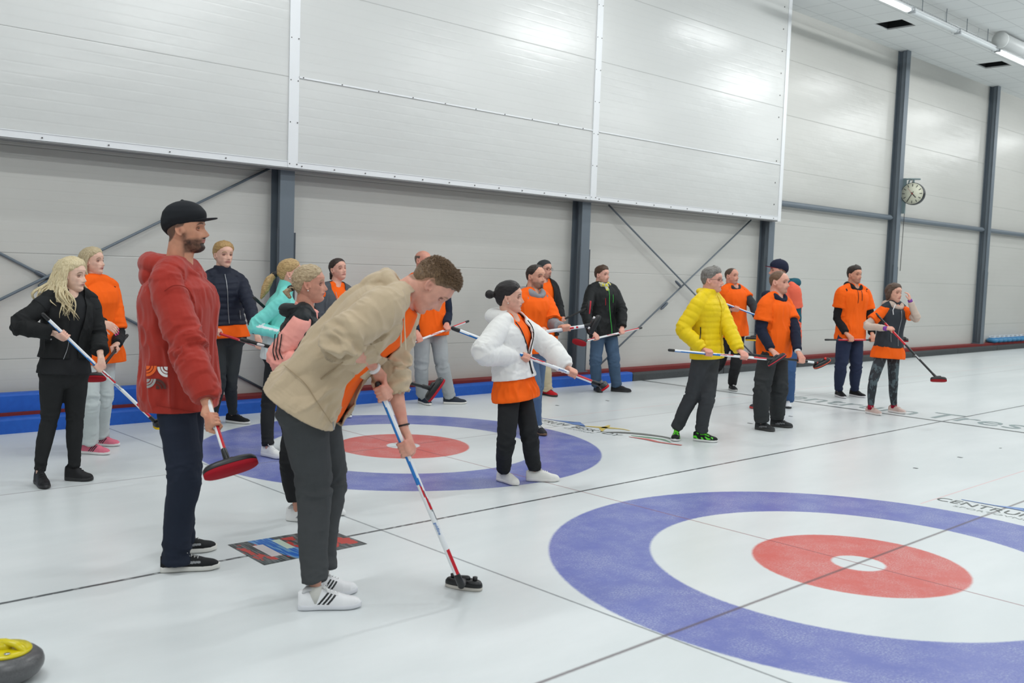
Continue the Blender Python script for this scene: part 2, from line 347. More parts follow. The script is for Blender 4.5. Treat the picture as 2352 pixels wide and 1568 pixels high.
def bar(mb,ang,r0,r1,wd,w=.066,m=0):
    c,s=math.sin(ang),math.cos(ang); P=[]
    for t,sg in ((r0,-1),(r0,1),(r1,1),(r1,-1)): P.append((c*t+s*sg*wd/2,s*t-c*sg*wd/2))
    v=[ck3(x,y,w) for x,y in P]+[ck3(x,y,w+.002) for x,y in P]; mb.add(v,[(0,1,2,3),(4,7,6,5),(0,4,5,1),(1,5,6,2),(2,6,7,3),(3,7,4,0)],m)
for i in range(12): bar(mb,i*PI/6,.150,.205,.015,.064)
for i in range(60): bar(mb,i*PI/30,.192,.205,.004,.064)
BK=plain('hand_black',srgb(24,24,26),.4); mb.obj('hour_marks',BK,e,smooth=False)
a=R_(4*30+17.5); mb=MB(); bar(mb,a,-.04,.115,.019,.070); mb.obj('hour_hand',BK,e,smooth=False)
a=R_(35*6); mb=MB(); bar(mb,a,-.05,.175,.015,.074); mb.obj('minute_hand',BK,e,smooth=False)
a=R_(53.5*6); mb=MB(); bar(mb,a,-.04,.165,.004,.078); mb.tube([ck3(0,0,.078),ck3(0,0,.084)],[.012,.012],n=12,cap='flat'); mb.obj('second_hand',plain('hand_red',srgb(170,40,50),.4),e,smooth=False)
BR=plain('bracket_grey',srgb(120,138,140),.45)
bx=15.06
mb=MB(); mb.box(bx,bx+.04,6.93,6.999,CZ-.42,CZ+.33); tp=V3(CX,CY_,CZ+.31)
mb.tube([(bx+.02,6.95,CZ+.31),(bx+.02,6.85,CZ+.31),tuple(tp+nrm(V3(CX-bx,CY_-6.95,0))*.12)],[.018,.018,.018],n=8); mb.tube([(bx+.02,6.95,CZ+.1),(bx+.03,6.86,CZ+.29)],[.015,.015],n=8); mb.cyl(tp,tp-V3(0,0,.09),.02)
mb.obj('bracket',BR,e,smooth=False)
MB().tube([(bx+.06,6.97,1.9),(bx+.065,6.96,CZ-.5),(bx+.06,6.95,CZ),(bx+.05,6.9,CZ+.28),tuple(tp+V3(-.05,.02,-.02)),tuple(tp+V3(-.03,.01,-.1))],[.007]*6,n=6).obj('cable',plain('cable_black',srgb(35,30,32),.5),e)
# ---------------- curling stones ----------------
def stone(name,loc,hcol,ccol,label,group,body=(88,88,90),yaw=0,hi=False,hoop=False,lower=None):
    e=empty(name,loc,label,'curling stone',group); n=56 if hi else 24; R=.142; z=loc[2]
    prof=[(.06,.0),(.065,.001),(.105,.012),(.128,.03),(.141,.052),(.143,.062),(.143,.074),(.138,.09),(.12,.107),(.09,.116),(.05,.118)]
    th=np.arange(n)*2*PI/n
    rings=[np.stack([loc[0]+r*np.cos(th),loc[1]+r*np.sin(th),np.full(n,z+h)],-1) for r,h in prof]
    q=Nodes('granite'); f=q.noise(q.pos(),160,3,.7); q.l(q.mix(f,srgb(*[int(c*.7) for c in body]),srgb(*[min(255,int(c*1.25)) for c in body])),q.b.inputs['Base Color']); q.set(Roughness=.35)
    MB().loft(rings).obj('stone_body',q.m,e)
    hm=plain('handle_plastic',srgb(*hcol),.25)
    pr2=[(.098,.1135),(.100,.119),(.096,.125),(.07,.128),(.03,.129)]
    rings=[np.stack([loc[0]+r*np.cos(th),loc[1]+r*np.sin(th),np.full(n,z+h)],-1) for r,h in pr2]
    MB().loft(rings).obj('handle_disc',hm,e)
    c,s=math.cos(yaw),math.sin(yaw); L=lambda x,y,h: V3(loc[0]+c*x-s*y,loc[1]+s*x+c*y,z+h)
    if hoop:
        pts=[L(.03*math.cos(t)*1.3,.075*math.sin(t),.155+.02*math.cos(t)) for t in np.linspace(0,2*PI,19)]
        MB().tube(pts,[.007]*19,n=8).obj('handle',plain('hoop_white',srgb(235,238,240),.3),e)
    else:
        MB().tube([L(-.075,0,.122),L(-.07,0,.134),L(-.05,0,.146),L(0,0,.152),L(.05,0,.146),L(.072,0,.134),L(.085,0,.120)],[.017,.017,.017,.018,.018,.018,.016],[.012]*7,n=14).obj('handle',hm,e)
    if hi:
        MB().tube([L(.05,-.055,.128),L(.05,-.055,.131)],[.011,.011],n=14,cap='flat').obj('bolt',plain('bolt_chrome',srgb(210,215,225),.2,.9),e)
        MB().tube([L(-.01,0,.127),L(.0,0,.13)],[.035,.03],n=20,cap='round').obj('hub',hm,e)
    return e
sp=floor_pt(12,1500,.09)
sp=sp+RH*.022
stone('curling_stone',(sp[0]-.03,sp[1]-.02,0.),(214,196,16),(0,0,0),'dark granite curling stone with a yellow handle, nearest at the lower left corner',None,yaw=R_(-50),hi=True)
for i in range(8):
    x=20.72+i*.305
    nth=['first','second','third','fourth','fifth','sixth','seventh','eighth'][i]
    stone('curling_stone',(x,7.05,.176),(38,130,190),(0,0,0),'light blue curling stone with white hoop handle, %s from the last column'%nth,'blue curling stones on the red ledge',body=(60,130,175),hoop=True,yaw=.3)
for i in range(2):
    stone('curling_stone',(23.3+i*.305,7.05,.176),(165,30,34),(0,0,0),'red curling stone %s on the red ledge'%('next to the last blue one','at the right edge'  )[i],'red curling stones on the red ledge',body=(120,70,66),hoop=True,yaw=.3)
# ---------------- writing and prints in the ice (parts of the ice sheet) ----------------
ICEOB=bpy.data.objects['floor']
def text_mesh(s,size=1.,offset=0.,align='LEFT',shear=0):
    c=bpy.data.curves.new('t','FONT'); c.body=s; c.size=size; c.offset=offset; c.align_x=align; c.shear=shear; c.resolution_u=3
    o=bpy.data.objects.new('t',c); COL.objects.link(o); dg=bpy.context.evaluated_depsgraph_get(); dg.update()
    me=bpy.data.meshes.new_from_object(o.evaluated_get(dg)); bpy.data.objects.remove(o)
    v=np.zeros(len(me.vertices)*3); me.vertices.foreach_get('co',v); f=[tuple(p.vertices) for p in me.polygons]; bpy.data.meshes.remove(me); return v.reshape(-1,3),f
def ice_text(s,o,ux,uy,wid,h,mat,name='printed_text',**k):
    v,f=text_mesh(s,1.,**k); v=v[:,:2]-v[:,:2].min(0); v=v/v.max(0)*np.array([wid,h]) 
    P=V3(*o)+np.outer(v[:,0],ux)+np.outer(v[:,1],uy); return MB().add(P,f).obj(name,mat,ICEOB,smooth=False)
def icem(name,rgb,r=.35): return plain(name,srgb(*rgb),r)
GRN=icem('print_grey_green',(140,156,158)); LGR=icem('print_light_grey',(176,182,182)); DGR=icem('print_dark',(96,102,100))
ice_text('Centrum',(6.60,4.97,.002),V3(0,-1,0),V3(1,0,0),2.25,.5,GRN); ice_text('Tresnovka',(6.60,2.62,.002),V3(0,-1,0),V3(1,0,0),2.75,.56,GRN)
def logo(x,y,s=1.):
    ice_text('CENTRUM',(x,y+.88*s,.002),V3(0,-1,0),V3(1,0,0),.86*s,.15*s,DGR); ice_text('BESKYDY',(x,y-.12*s,.002),V3(0,-1,0),V3(1,0,0),.8*s,.15*s,DGR)
    ice_text('SPORTOVNÍ',(x-.13*s,y+.66*s,.002),V3(0,-1,0),V3(1,0,0),.62*s,.08*s,LGR); ice_text('CENTRUM',(x-.13*s,y-.1*s,.002),V3(0,-1,0),V3(1,0,0),.5*s,.08*s,LGR)
    def blob(pts,wd,c,nm):
        pts=[V3(x+p[1]*s,y-p[0]*s,.0035) for p in pts]
        mb=MB(); L=[];Rr=[]
        for i,p in enumerate(pts):
            t=nrm(pts[min(i+1,len(pts)-1)]-pts[max(i-1,0)]); n_=np.cross([0,0,1],t); w_=wd[i]*s/2; L.append(p+n_*w_);Rr.append(p-n_*w_)
        k=len(pts); mb.add(L+Rr,[(i,i+1,k+i+1,k+i) for i in range(k-1)]); return mb
    def arcp(p,wd,n=20):
        p=np.array(p,float); t=np.linspace(0,len(p)-1,n); 
        q=np.stack([np.interp(t,range(len(p)),p[:,0]),np.interp(t,range(len(p)),p[:,1])],-1); 
        for _ in range(2): q[1:-1]=(q[:-2]+q[2:]+2*q[1:-1])/4
        return q,np.interp(t,range(len(p)),wd)
    for nm,c,strokes in (('runner_print',(110,142,200),[([(-.72,.22),(-.4,.24),(-.2,.3),(0,.28),(.2,.2)],[.02,.03,.12,.16,.02]),([(-.2,.3),(-.1,.4),(-.02,.36)],[.03,.06,.02])]),
        ('jumper_print',(222,196,96),[([(.05,.18),(.25,.28),(.4,.38),(.6,.5),(.75,.48)],[.02,.06,.12,.05,.02]),([(.3,.58),(.38,.42),(.42,.3),(.58,.12)],[.03,.08,.09,.02])]),
        ('skier_print',(98,100,98),[([(.66,.12),(.8,.3),(1.0,.42),(1.3,.5),(1.5,.46)],[.04,.12,.12,.08,.03])]),
        ('player_print',(110,160,125),[([(1.0,.2),(1.2,.28),(1.4,.34),(1.6,.24)],[.02,.08,.06,.02])]),
        ('figure_print',(205,90,84),[([(1.05,.1),(1.3,.16),(1.5,.12),(1.8,.2)],[.02,.09,.06,.05])])):
        mb=MB()
        for p,wd in strokes:
            q_,w_=arcp(p,wd); b=blob([tuple(t) for t in q_],w_,c,nm); mb.add(np.concatenate(b.v),b.f)
        mb.obj(nm,icem(nm,c),ICEOB,smooth=False)
logo(2.08,-.27,.82); logo(2.12,SHEET-.02,.8)
# advertising print: rectangle of dark stripes with red and blue racing shapes
c0,c1,c2,c3=floor_pt(523,1251),floor_pt(607,1298),floor_pt(844,1249),floor_pt(750,1214)
q=Nodes('ad_print'); U=q.n('ShaderNodeTexCoord').outputs['UV']; mp=q.n('ShaderNodeMapping'); mp.inputs['Scale'].default_value=(5,1.6,1); mp.inputs['Rotation'].default_value=(0,0,.25); q.l(U,mp.inputs[0])
f1=q.noise(mp.outputs[0],1.6,4,.6); mp2=q.n('ShaderNodeMapping'); mp2.inputs['Scale'].default_value=(20,1.,1); mp2.inputs['Rotation'].default_value=(0,0,.3); q.l(U,mp2.inputs[0]); f2=q.noise(mp2.outputs[0],2.5,3,.6)
su=q.n('ShaderNodeSeparateXYZ'); q.l(U,su.inputs[0]); uu,vv=su.outputs[0],su.outputs[1]
c=q.mix(q.sstep(f2,.42,.62),srgb(52,56,58),srgb(120,126,128))
redm=q.mth('MULTIPLY',q.sstep(f1,.50,.52),q.mth('MULTIPLY',q.mth('GREATER_THAN',vv,.12),q.mth('LESS_THAN',vv,.9))); c=q.mix(redm,c,srgb(196,62,54))
s_=q.mth('ADD',uu,q.mth('MULTIPLY',vv,.12)); bl=q.mth('MULTIPLY',q.sstep(s_,.30,.31),q.mth('SUBTRACT',1,q.sstep(s_,.52,.53)))
cb=q.mix(q.sstep(f2,.45,.6),srgb(24,100,190),srgb(110,160,200)); c=q.mix(bl,c,cb)
def box2(u0,u1,v0,v1): return q.mth('MULTIPLY',q.mth('MULTIPLY',q.mth('GREATER_THAN',uu,u0),q.mth('LESS_THAN',uu,u1)),q.mth('MULTIPLY',q.mth('GREATER_THAN',vv,v0),q.mth('LESS_THAN',vv,v1)))
c=q.mix(box2(.16,.26,.25,.78),c,srgb(215,205,205)); c=q.mix(box2(.38,.46,.45,.88),c,srgb(205,222,205))
q.l(c,q.b.inputs['Base Color']); q.set(Roughness=.35)
mb=MB(); mb.add([c1,c2,c3,c0],[(0,1,2,3)]); ad=mb.obj('ad_print',q.m,ICEOB,smooth=False)
for v in ad.data.vertices: v.co.z=.0015
uv=ad.data.uv_layers.new(); 
for i,t in enumerate(((0,0),(1,0),(1,1),(0,1))): uv.data[i].uv=t
# short ticks on the ice
for (x,y),wd in (((2103,1075),.04),((2205,1050),.045),((2298,1029),.02),((1723,972),.06),((1816,956),.05),((1280,931),.05),((1395,920),.05)):
    p=floor_pt(x,y); MB().box(p[0]-.015,p[0]+.015,p[1]-wd/2,p[1]+wd/2,.0005,.002).obj('tick_mark',icem('tick',(80,84,86)),ICEOB,smooth=False)
# ================= figure building =================
def _h(i,j,k,s):
    n=(i*374761393+j*668265263+k*2147483647+s*1274126177)&0xffffffff
    n=((n^(n>>13))*1274126177)&0xffffffff; n=(n^(n>>16))&0xffff
    return n/32767.5-1
def vnoise(P,seed=0):
    P=np.asarray(P,float); i=np.floor(P).astype(np.int64); f=P-i; f=f*f*f*(f*(f*6-15)+10); r=0
    for a in(0,1):
        for b in(0,1):
            for c in(0,1):
                w_=(f[:,0] if a else 1-f[:,0])*(f[:,1] if b else 1-f[:,1])*(f[:,2] if c else 1-f[:,2])
                r=r+w_*_h(i[:,0]+a,i[:,1]+b,i[:,2]+c,seed)
    return r
def fbm(P,seed=0,o=3): return sum(vnoise(P*2**k,seed+k)*.5**k for k in range(o))
def sst(x,a,b): t=np.clip((x-a)/(b-a),0,1); return t*t*(3-2*t)
def normals(V,F):
    N=np.zeros_like(V); F=np.asarray(F); fn=np.cross(V[F[:,2]]-V[F[:,0]],V[F[:,3]]-V[F[:,1]])
    for k in range(4): np.add.at(N,F[:,k],fn)
    return N/(np.linalg.norm(N,axis=1)[:,None]+1e-12)
def remesh(mb,voxel,smooth=2,fac=.5):
    me=mb.mesh('tmp') if isinstance(mb,MB) else mb
    o=bpy.data.objects.new('tmp',me); COL.objects.link(o)
    a=o.modifiers.new('r','REMESH'); a.mode='VOXEL'; a.voxel_size=voxel
    if smooth: b=o.modifiers.new('s','SMOOTH'); b.factor=fac; b.iterations=smooth
    dg=bpy.context.evaluated_depsgraph_get(); dg.update(); e=o.evaluated_get(dg).data
    V=np.zeros(len(e.vertices)*3); e.vertices.foreach_get('co',V); V=V.reshape(-1,3)
    F=np.zeros(len(e.polygons)*4,int); 
    lt=np.zeros(len(e.polygons),int); e.polygons.foreach_get('loop_total',lt)
    ix=np.zeros(len(e.loops),int); e.loops.foreach_get('vertex_index',ix)
    if (lt==4).all(): F=ix.reshape(-1,4)
    else:
        F=[];p=0
        for t in lt:
            q=list(ix[p:p+t]); p+=t
            if t==3:q.append(q[2])
            F.append(q[:4])
        F=np.array(F)
    bpy.data.objects.remove(o); bpy.data.meshes.remove(me); return V,F
def mkobj(name,V,F,mats,parent,mi=None,solid=0,col=None):
    me=bpy.data.meshes.new(name); nf=len(F); F=np.asarray(F,int)
    tri=F.shape[1]==4 and (F[:,2]==F[:,3]).any() if nf else False
    if tri: me.from_pydata(V.tolist(),[],[tuple(dict.fromkeys(q)) for q in F.tolist()])
    else:
        me.vertices.add(len(V)); me.vertices.foreach_set('co',V.ravel().astype(np.float32)); me.loops.add(nf*4); me.loops.foreach_set('vertex_index',F.ravel().astype(np.int32)); me.polygons.add(nf); me.polygons.foreach_set('loop_start',np.arange(nf,dtype=np.int32)*4); me.update(calc_edges=True)
    for m_ in (mats if isinstance(mats,(list,tuple)) else [mats]): me.materials.append(m_)
    if mi is not None: me.polygons.foreach_set('material_index',np.asarray(mi,np.int32))
    if col is not None:
        at=me.color_attributes.new('Col','FLOAT_COLOR','POINT'); c=np.concatenate([col,np.ones((len(col),1))],1).astype(np.float32); at.data.foreach_set('color',c.ravel())
    o=link(name,me,parent)
    if solid: s=o.modifiers.new('thick','SOLIDIFY'); s.thickness=solid; s.offset=-1
    return o
def merge(parts):
    V=[];F=[];n=0
    for v,f in parts: V.append(v); F.append(np.asarray(f)+n); n+=len(v)
    return np.concatenate(V),np.concatenate(F)
def quads(mb):
    v=np.concatenate(mb.v); F=[]
    for f in mb.f:
        if len(f)==4: F.append(f)
        elif len(f)==3: F.append((f[0],f[1],f[2],f[2]))
        else:
            for i in range(1,len(f)-1,2): 
                q=(f[0],f[i],f[i+1],f[i+2] if i+2<len(f) else f[i+1]); F.append(q)
    return v,np.array(F)
def _bound(F,n):
    E=np.concatenate([F[:,[0,1]],F[:,[1,2]],F[:,[2,3]],F[:,[3,0]]]); E=E[E[:,0]!=E[:,1]]; S=np.sort(E,1); _,i,c=np.unique(S[:,0].astype(np.int64)*n+S[:,1],return_index=True,return_counts=True); e=E[i[c==1]]
    nb=-np.ones((n,2),int); cnt=np.zeros(n,int); np.add.at(cnt,e.ravel(),1); nb[e[:,0],0]=e[:,1]; nb[e[:,1],1]=e[:,0]; nb[(cnt!=2)|(nb<0).any(1)]=-1; return nb
def catm(P,n):
    P=np.asarray(P,float); Q=np.vstack([2*P[0]-P[1],P,2*P[-1]-P[-2]]); out=[]
    for i in range(1,len(Q)-2):
        for t in np.linspace(0,1,n,endpoint=False):
            a,b,c,d=Q[i-1],Q[i],Q[i+1],Q[i+2]; out.append(.5*((2*b)+(-a+c)*t+(2*a-5*b+4*c-d)*t*t+(-a+3*b-3*c+d)*t**3))
    out.append(P[-1]); return np.array(out)
def fit(px,A,La,B,Lb,D,span=.7,bias=0,bd=None):
    ts=np.arange(D-span,D+span,.004); best=None
    d=ray(*px); P=CAM+np.outer(ts/(d@FH),d); c=(np.linalg.norm(P-A,axis=1)-La)**2+(np.linalg.norm(P-B,axis=1)-Lb)**2
    if bd is not None: c=c-bias*(P@bd)
    return P[np.argmin(c)]
def on_ray(px,A,L,D,near=True,prefer=None):
    d=ray(*px); d=d/(d@FH); ts=np.arange(D-.8,D+.8,.003); P=CAM+np.outer(ts,d); e=np.abs(np.linalg.norm(P-A,axis=1)-L)
    c=e+.12*np.abs(ts-(prefer if prefer is not None else (D-.3 if near else D+.3))); return P[np.argmin(c)]
SKIN=Nodes('skin'); _a=SKIN.n('ShaderNodeAttribute',attribute_name='Col'); SKIN.l(_a.outputs['Color'],SKIN.b.inputs['Base Color']); SKIN.set(Roughness=.5); SKIN.b.inputs['Specular IOR Level'].default_value=.35
SKIN.bump(SKIN.noise(SKIN.pos(),220,2),.08,.002); SKIN.b.inputs['Subsurface Weight'].default_value=.08; SKIN.b.inputs['Subsurface Radius'].default_value=(.012,.005,.003); SKIN=SKIN.m
def hairmat(rgb,rgb2=None,st=(60,60,9)):
    q=Nodes('hair'); a=srgb(*rgb); b=srgb(*(rgb2 or [int(c*.55) for c in rgb]))
    n1=q.noise(q.pos(st),3.5,4,.65); n2=q.noise(q.pos(),26,3)
    q.l(q.mix(q.mth('ADD',q.mth('MULTIPLY',q.sstep(n1,.3,.7),.75),q.mth('MULTIPLY',n2,.25)),b,a),q.b.inputs['Base Color']); q.set(Roughness=.42); q.b.inputs['Specular IOR Level'].default_value=.4; q.bump(n1,.6,.005); return q.m
# head surface in its own frame: x forward, y left, z up (metres)
HZ=np.array([-.118,-.114,-.105,-.09,-.07,-.055,-.04,-.03,0,.025,.047,.074,.093,.104,.110])
HF=np.array([.050,.068,.082,.089,.0845,.091,.087,.086,.084,.0915,.091,.075,.052,.028,.0])
HB=np.array([-.0,-.004,-.016,-.036,-.058,-.068,-.076,-.082,-.096,-.102,-.099,-.083,-.060,-.034,-.0])
HW=np.array([.018,.027,.038,.0475,.057,.0615,.0655,.068,.0725,.075,.0745,.064,.048,.027,.0])
def head_pt(z,th,fem=0):
    f=np.interp(z,HZ,HF); b=np.interp(z,HZ,HB); w_=np.interp(z,HZ,HW)
    if fem: w_=w_*(1-.07*sst(-z,.02,.1)); f=f-.004*sst(-z,.06,.11)-.003*np.exp(-((z-.03)/.015)**2)
    cx=-.012*(1-np.clip(np.abs(z)/.112,0,1)**2); c,s=np.cos(th),np.sin(th); p=2.25
    c2=np.sign(c)*np.abs(c)**(2/p); s2=np.sign(s)*np.abs(s)**(2/p)
    x=np.where(c2>0,cx+(f-cx)*c2,cx+(cx-b)*c2); y=w_*s2; return x,y
def head_surface(fem=0,mouth=0,jaw=0,smile=0):
    R=[]; n=110; th=np.arange(n)*2*PI/n
    for z in np.concatenate([[-.1178],np.linspace(-.116,.106,84),[.109]]):
        x,y=head_pt(np.full(n,z),th,fem); zz=np.full(n,z); ay=np.abs(y); fr=(x>0.02)
        rz=np.interp(z,[-.05,-.044,-.038,-.030,-.02,0,.012,.022],[0,.006,.022,.032,.026,.013,.006,0]); rz*=.86 if fem else 1
        wn=np.interp(z,[-.045,-.03,-.01,.02],[.0145,.0135,.0095,.008])
        d=rz*np.exp(-(ay/wn)**2)
        d+=.005*np.exp(-((ay-.013)/.006)**2-((z+.037)/.007)**2)      # nostril wings
        d-=.0125*np.exp(-((ay-.031)/.0165)**2-((z-.002)/.0125)**2)    # sockets
        d-=.004*np.exp(-((ay-.012)/.006)**2-((z-.005)/.01)**2)
        d+=(.002 if fem else .0045)*np.exp(-((ay-.028)/.022)**2-((z-.0225)/.007)**2)
        d+=.0045*np.exp(-((ay-.047)/.016)**2-((z+.022)/.016)**2)     # cheek bones
        zl=-.0585+smile*.006*(ay/.022)**2
        d+=.0048*np.exp(-(ay/.021)**2-((z-zl-.0055)/.0042)**2)+.0055*np.exp(-(ay/.018)**2-((z-zl+.0055)/.0048)**2)-.0050*np.exp(-(ay/.023)**2-((z-zl)/.0022)**2)
        d-=.003*np.exp(-(ay/.02)**2-((z+.074)/.006)**2); d+=.004*np.exp(-(ay/.018)**2-((z+.094)/.012)**2)
        x=x+np.where(fr,d,0); R.append(np.stack([x,y,zz],-1))
    return R
def hair_ring(mask,thick,fem=0,n=96):
    R=[]; th=np.arange(n)*2*PI/n; ta=np.degrees(np.minimum(th,2*PI-th))
    for z in np.concatenate([[-.112],np.linspace(-.108,.105,64),[.108,.1095]]):
        x,y=head_pt(np.full(n,z),th,fem); N=np.stack([x/.0095,y/.0058,np.full(n,z)/.0139],-1); N/=np.linalg.norm(N,axis=1)[:,None]+1e-9
        m_=mask(ta,z); t=thick(ta,z); off=-.009+(t*(.35+.65*sst(m_,.0,.035))+.009)*sst(m_,-.006,.010)
        R.append(np.stack([x,y,np.full(n,z)],-1)+N*off[:,None])
    return R
HL={ 'male':[[0,30,50,65,78,90,100,112,140,180],[.070,.067,.056,.036,.012,.004,.004,-.03,-.058,-.064]],
 'recede':[[0,30,45,60,75,90,100,112,140,180],[.090,.088,.076,.048,.014,.006,.004,-.03,-.058,-.064]],
 'fem':[[0,30,50,65,78,90,100,112,140,180],[.076,.067,.052,.034,.014,.004,-.004,-.03,-.068,-.075]],
 'fringe':[[0,30,50,65,78,90,100,112,140,180],[.050,.048,.040,.02,-.02,-.05,-.07,-.09,-.1,-.1]],
 'bald':[[0,60,75,90,100,112,140,180],[.3,.3,.02,.004,.004,-.03,-.058,-.062]]}
class Person:
    def __init__(s,pxs,a,H,label,fem=0,ash=None,skin=(226,184,164),wide=1.,D=None,vs=1.):
        fl=[floor_pt(*p) for p in pxs]; b=np.mean(fl,axis=0)
        if D is not None: b=at_depth(pxs[0][0],pxs[0][1],D); b[2]=0
        s.base=b; s.D=(b-CAM)@FH; s.k=H/1.76; s.fem=fem; s.a=a; s.wide=wide; s.H=H
        s.f,s.l=s.dirs(a); s.fs,s.ls=s.dirs(a if ash is None else ash); s.skin=srgb(*skin)[:3]
        s.e=empty('person',b,label,'person'); s.arms={}; s.legs={}; s.body=[]; s.bcol=[]; s.vs=vs*max(.8,min(1.25,s.D/8)); s.seed=int(abs(b[0]*100+b[1]*37))%997
    def dirs(s,a):
        y=CYAW-PI/2+R_(a); return V3(math.cos(y),math.sin(y),0),V3(-math.sin(y),math.cos(y),0)
    def P(s,x,y,d=0): return at_depth(x,y,s.D+d)
    def spine(s,*pts):
        pts=[np.asarray(p,float) for p in pts]; pts[-1]=pts[-1]+nrm(pts[-1]-pts[-2])*.020*s.k; s.pel=pts[0]; s.neck=pts[-1]
        if len(pts)==2:
            m_=(pts[0]+pts[1])/2-s.f*.012*s.k; pts=[pts[0],m_,pts[1]]
        c=catm(pts,12); d0=nrm(c[0]-c[1]); L=np.sum(np.linalg.norm(np.diff(c,axis=0),axis=1)); s.L=L
        c=np.vstack([c[0]+d0*.5*L,c]) ; d=np.concatenate([[-.5],np.linspace(0,1,len(c)-1)])
        s.sc,s.st=c,d; s.up=nrm(c[-1]-c[-6]); k=s.k
        sw=(.155 if s.fem else .178)*k*s.wide
        s.sh={'R':s.neck-s.up*.062*k-s.ls*sw,'L':s.neck-s.up*.062*k+s.ls*sw}
        s.hip={'R':s.pel-s.l*.088*k,'L':s.pel+s.l*.088*k}; return s
    def tor(s,t):
        c=np.array([np.interp(t,s.st,s.sc[:,i]) for i in range(3)]); e=.04
        u=nrm(np.array([np.interp(t+e,s.st,s.sc[:,i])-np.interp(t-e,s.st,s.sc[:,i]) for i in range(3)])) if t<.96 else s.up
        w_=min(max(t,0),1); l=nrm(s.l*(1-w_)+s.ls*w_); l=nrm(l-u*(l@u)); return c,l,np.cross(l,u),u
    def arm(s,sd,el,wr,grip=None,dw=None,wd=None,Lu=.3,Lf=.262,eb=0):
        k=s.k*(.94 if s.fem else 1); S=s.sh[sd]
        if grip is not None:
            G=np.asarray(grip); W=on_ray(wr,G,.085*k,s.D,prefer=(G-CAM)@FH+(.02 if wd is None else wd))
        else: W=s.P(wr[0],wr[1],dw or 0)
        E=fit(el,S,Lu*k,W,Lf*k,s.D,bias=eb,bd=FH)
        s.arms[sd]=(S,E,W); s.rep=getattr(s,'rep','')+' %s:u%.2f f%.2f w%.2f'%(sd,np.linalg.norm(E-S)/k,np.linalg.norm(W-E)/k,(0 if grip is None else np.linalg.norm(W-grip)))
        return W
    def leg(s,sd,kn,heel,toe,an=None,ah=.085,lift=0,kd=0):
        h=floor_pt(*heel,lift); t=floor_pt(*toe,lift); d=nrm(t-h); Lf=.262*s.k*(1.0 if not s.fem else .95)+.012
        t=h+d*Lf if abs(np.linalg.norm(t-h)-Lf)>.05 else t
        A=h+d*.075*s.k+V3(0,0,ah+lift) if an is None else s.P(an[0],an[1],(h+d*.07-s.base)@FH)
        H=s.hip[sd]; K=fit(kn,H,.43*s.k,A,.40*s.k,s.D,span=.5,bias=.02,bd=s.f)+s.f*kd
        s.legs[sd]=(H,K,A,h,t); s.rep=getattr(s,'rep','')+' %s:t%.2f s%.2f ft%.2f'%(sd,np.linalg.norm(K-H)/s.k,np.linalg.norm(A-K)/s.k,np.linalg.norm(t-h))
    def headset(s,px,ah,pitch=0,roll=0,d=0,sc=1.):
        s.hc=s.P(px[0],px[1],d) if len(px)==2 else np.asarray(px); f,l=s.dirs(ah); u=V3(0,0,1); p=R_(pitch); f,u=f*math.cos(p)+u*math.sin(p),u*math.cos(p)-f*math.sin(p)
        r=R_(roll); l,u=l*math.cos(r)+u*math.sin(r),u*math.cos(r)-l*math.sin(r)
        s.HM=np.stack([f,l,u]); s.hs=s.k**.4*(.96 if s.fem else 1.)*sc*1.04
    def hl(s,V): return s.hc+(np.asarray(V,float)*s.hs)@s.HM
    def toh(s,V): return ((V-s.hc)@s.HM.T)/s.hs
    # ---- skin ----
    def head(s,mouth=0,beard=0,bcol=(70,50,40),brow=(90,70,55),eyes=(70,60,50),closed=False,smile=.3,lip=(190,112,108),buzz=None,ears=True,must=0):
        mb=MB(); mb.loft([s.hl(r) for r in head_surface(s.fem,smile=smile)])
        nb=(s.neck-s.hc)@s.HM.T/s.hs; rn=.062 if not s.fem else .053
        mid=V3(-.022,0,-.07); q=[V3(-.018,0,-.02),mid,mid*.5+nb*.5+V3(-.004,0,0),nb,nb+nrm(nb-mid)*.03]
        mb.tube([s.hl(p) for p in q],np.array([rn,rn*.98,rn*1.0,rn*1.15,rn*1.5])*s.hs,np.array([rn*.95,rn*1.04,rn*1.04,rn*1.15,rn*1.2])*s.hs,lat=s.HM[1],n=28)
        if ears:
            for sg in (1,-1):
                pts=[V3(-.006+.017*math.cos(t)-.006*math.sin(t),sg*(.0765+.006*math.cos(t+2.6)),-.005+.027*math.sin(t)) for t in np.linspace(-.6,4.6,14)]
                mb.tube([s.hl(p) for p in pts],np.array([.005]*14)*s.hs,n=8)
                mb.ell(s.hl(V3(-.007,sg*.0755,-.006)),np.array([.015,.0045,.027])*s.hs,ax=s.HM)
                mb.ell(s.hl(V3(-.001,sg*.076,-.029)),np.array([.007,.004,.009])*s.hs,ax=s.HM)
        V,F=remesh(mb,.0038*s.vs,2,.4); L=s.toh(V); x,y,z=L.T; ay=np.abs(y); c=np.tile(np.array(s.skin),(len(V),1)); front=(x>.045)
        def mixc(m_,rgb,c): m_=np.clip(m_,0,1)[:,None]; return c*(1-m_)+np.array(srgb(*rgb)[:3])*m_
        c=c*(1+.08*fbm(L*45,3)[:,None]); red=np.exp(-((ay-.045)/.02)**2-((z+.025)/.02)**2)*(x>.03)*.35+np.exp(-(ay/.012)**2-((z+.032)/.012)**2)*(x>.08)*.3+sst(ay,.072,.078)*.35
        c=c*(1-red[:,None]*np.array([.06,.17,.17])); zl=-.0585+smile*.006*(ay/.022)**2
        c=mixc(np.exp(-(ay/.022)**4-((z-zl)/.0085)**4)*front*.85,lip,c); c=mixc(np.exp(-(ay/.023)**4-((z-zl)/.0022)**2)*front*.75,(88,40,40),c)
        zb=.0235+.005*np.sin(np.clip((ay-.012)/.036,0,1)*PI)-.004*sst(ay,.04,.05)
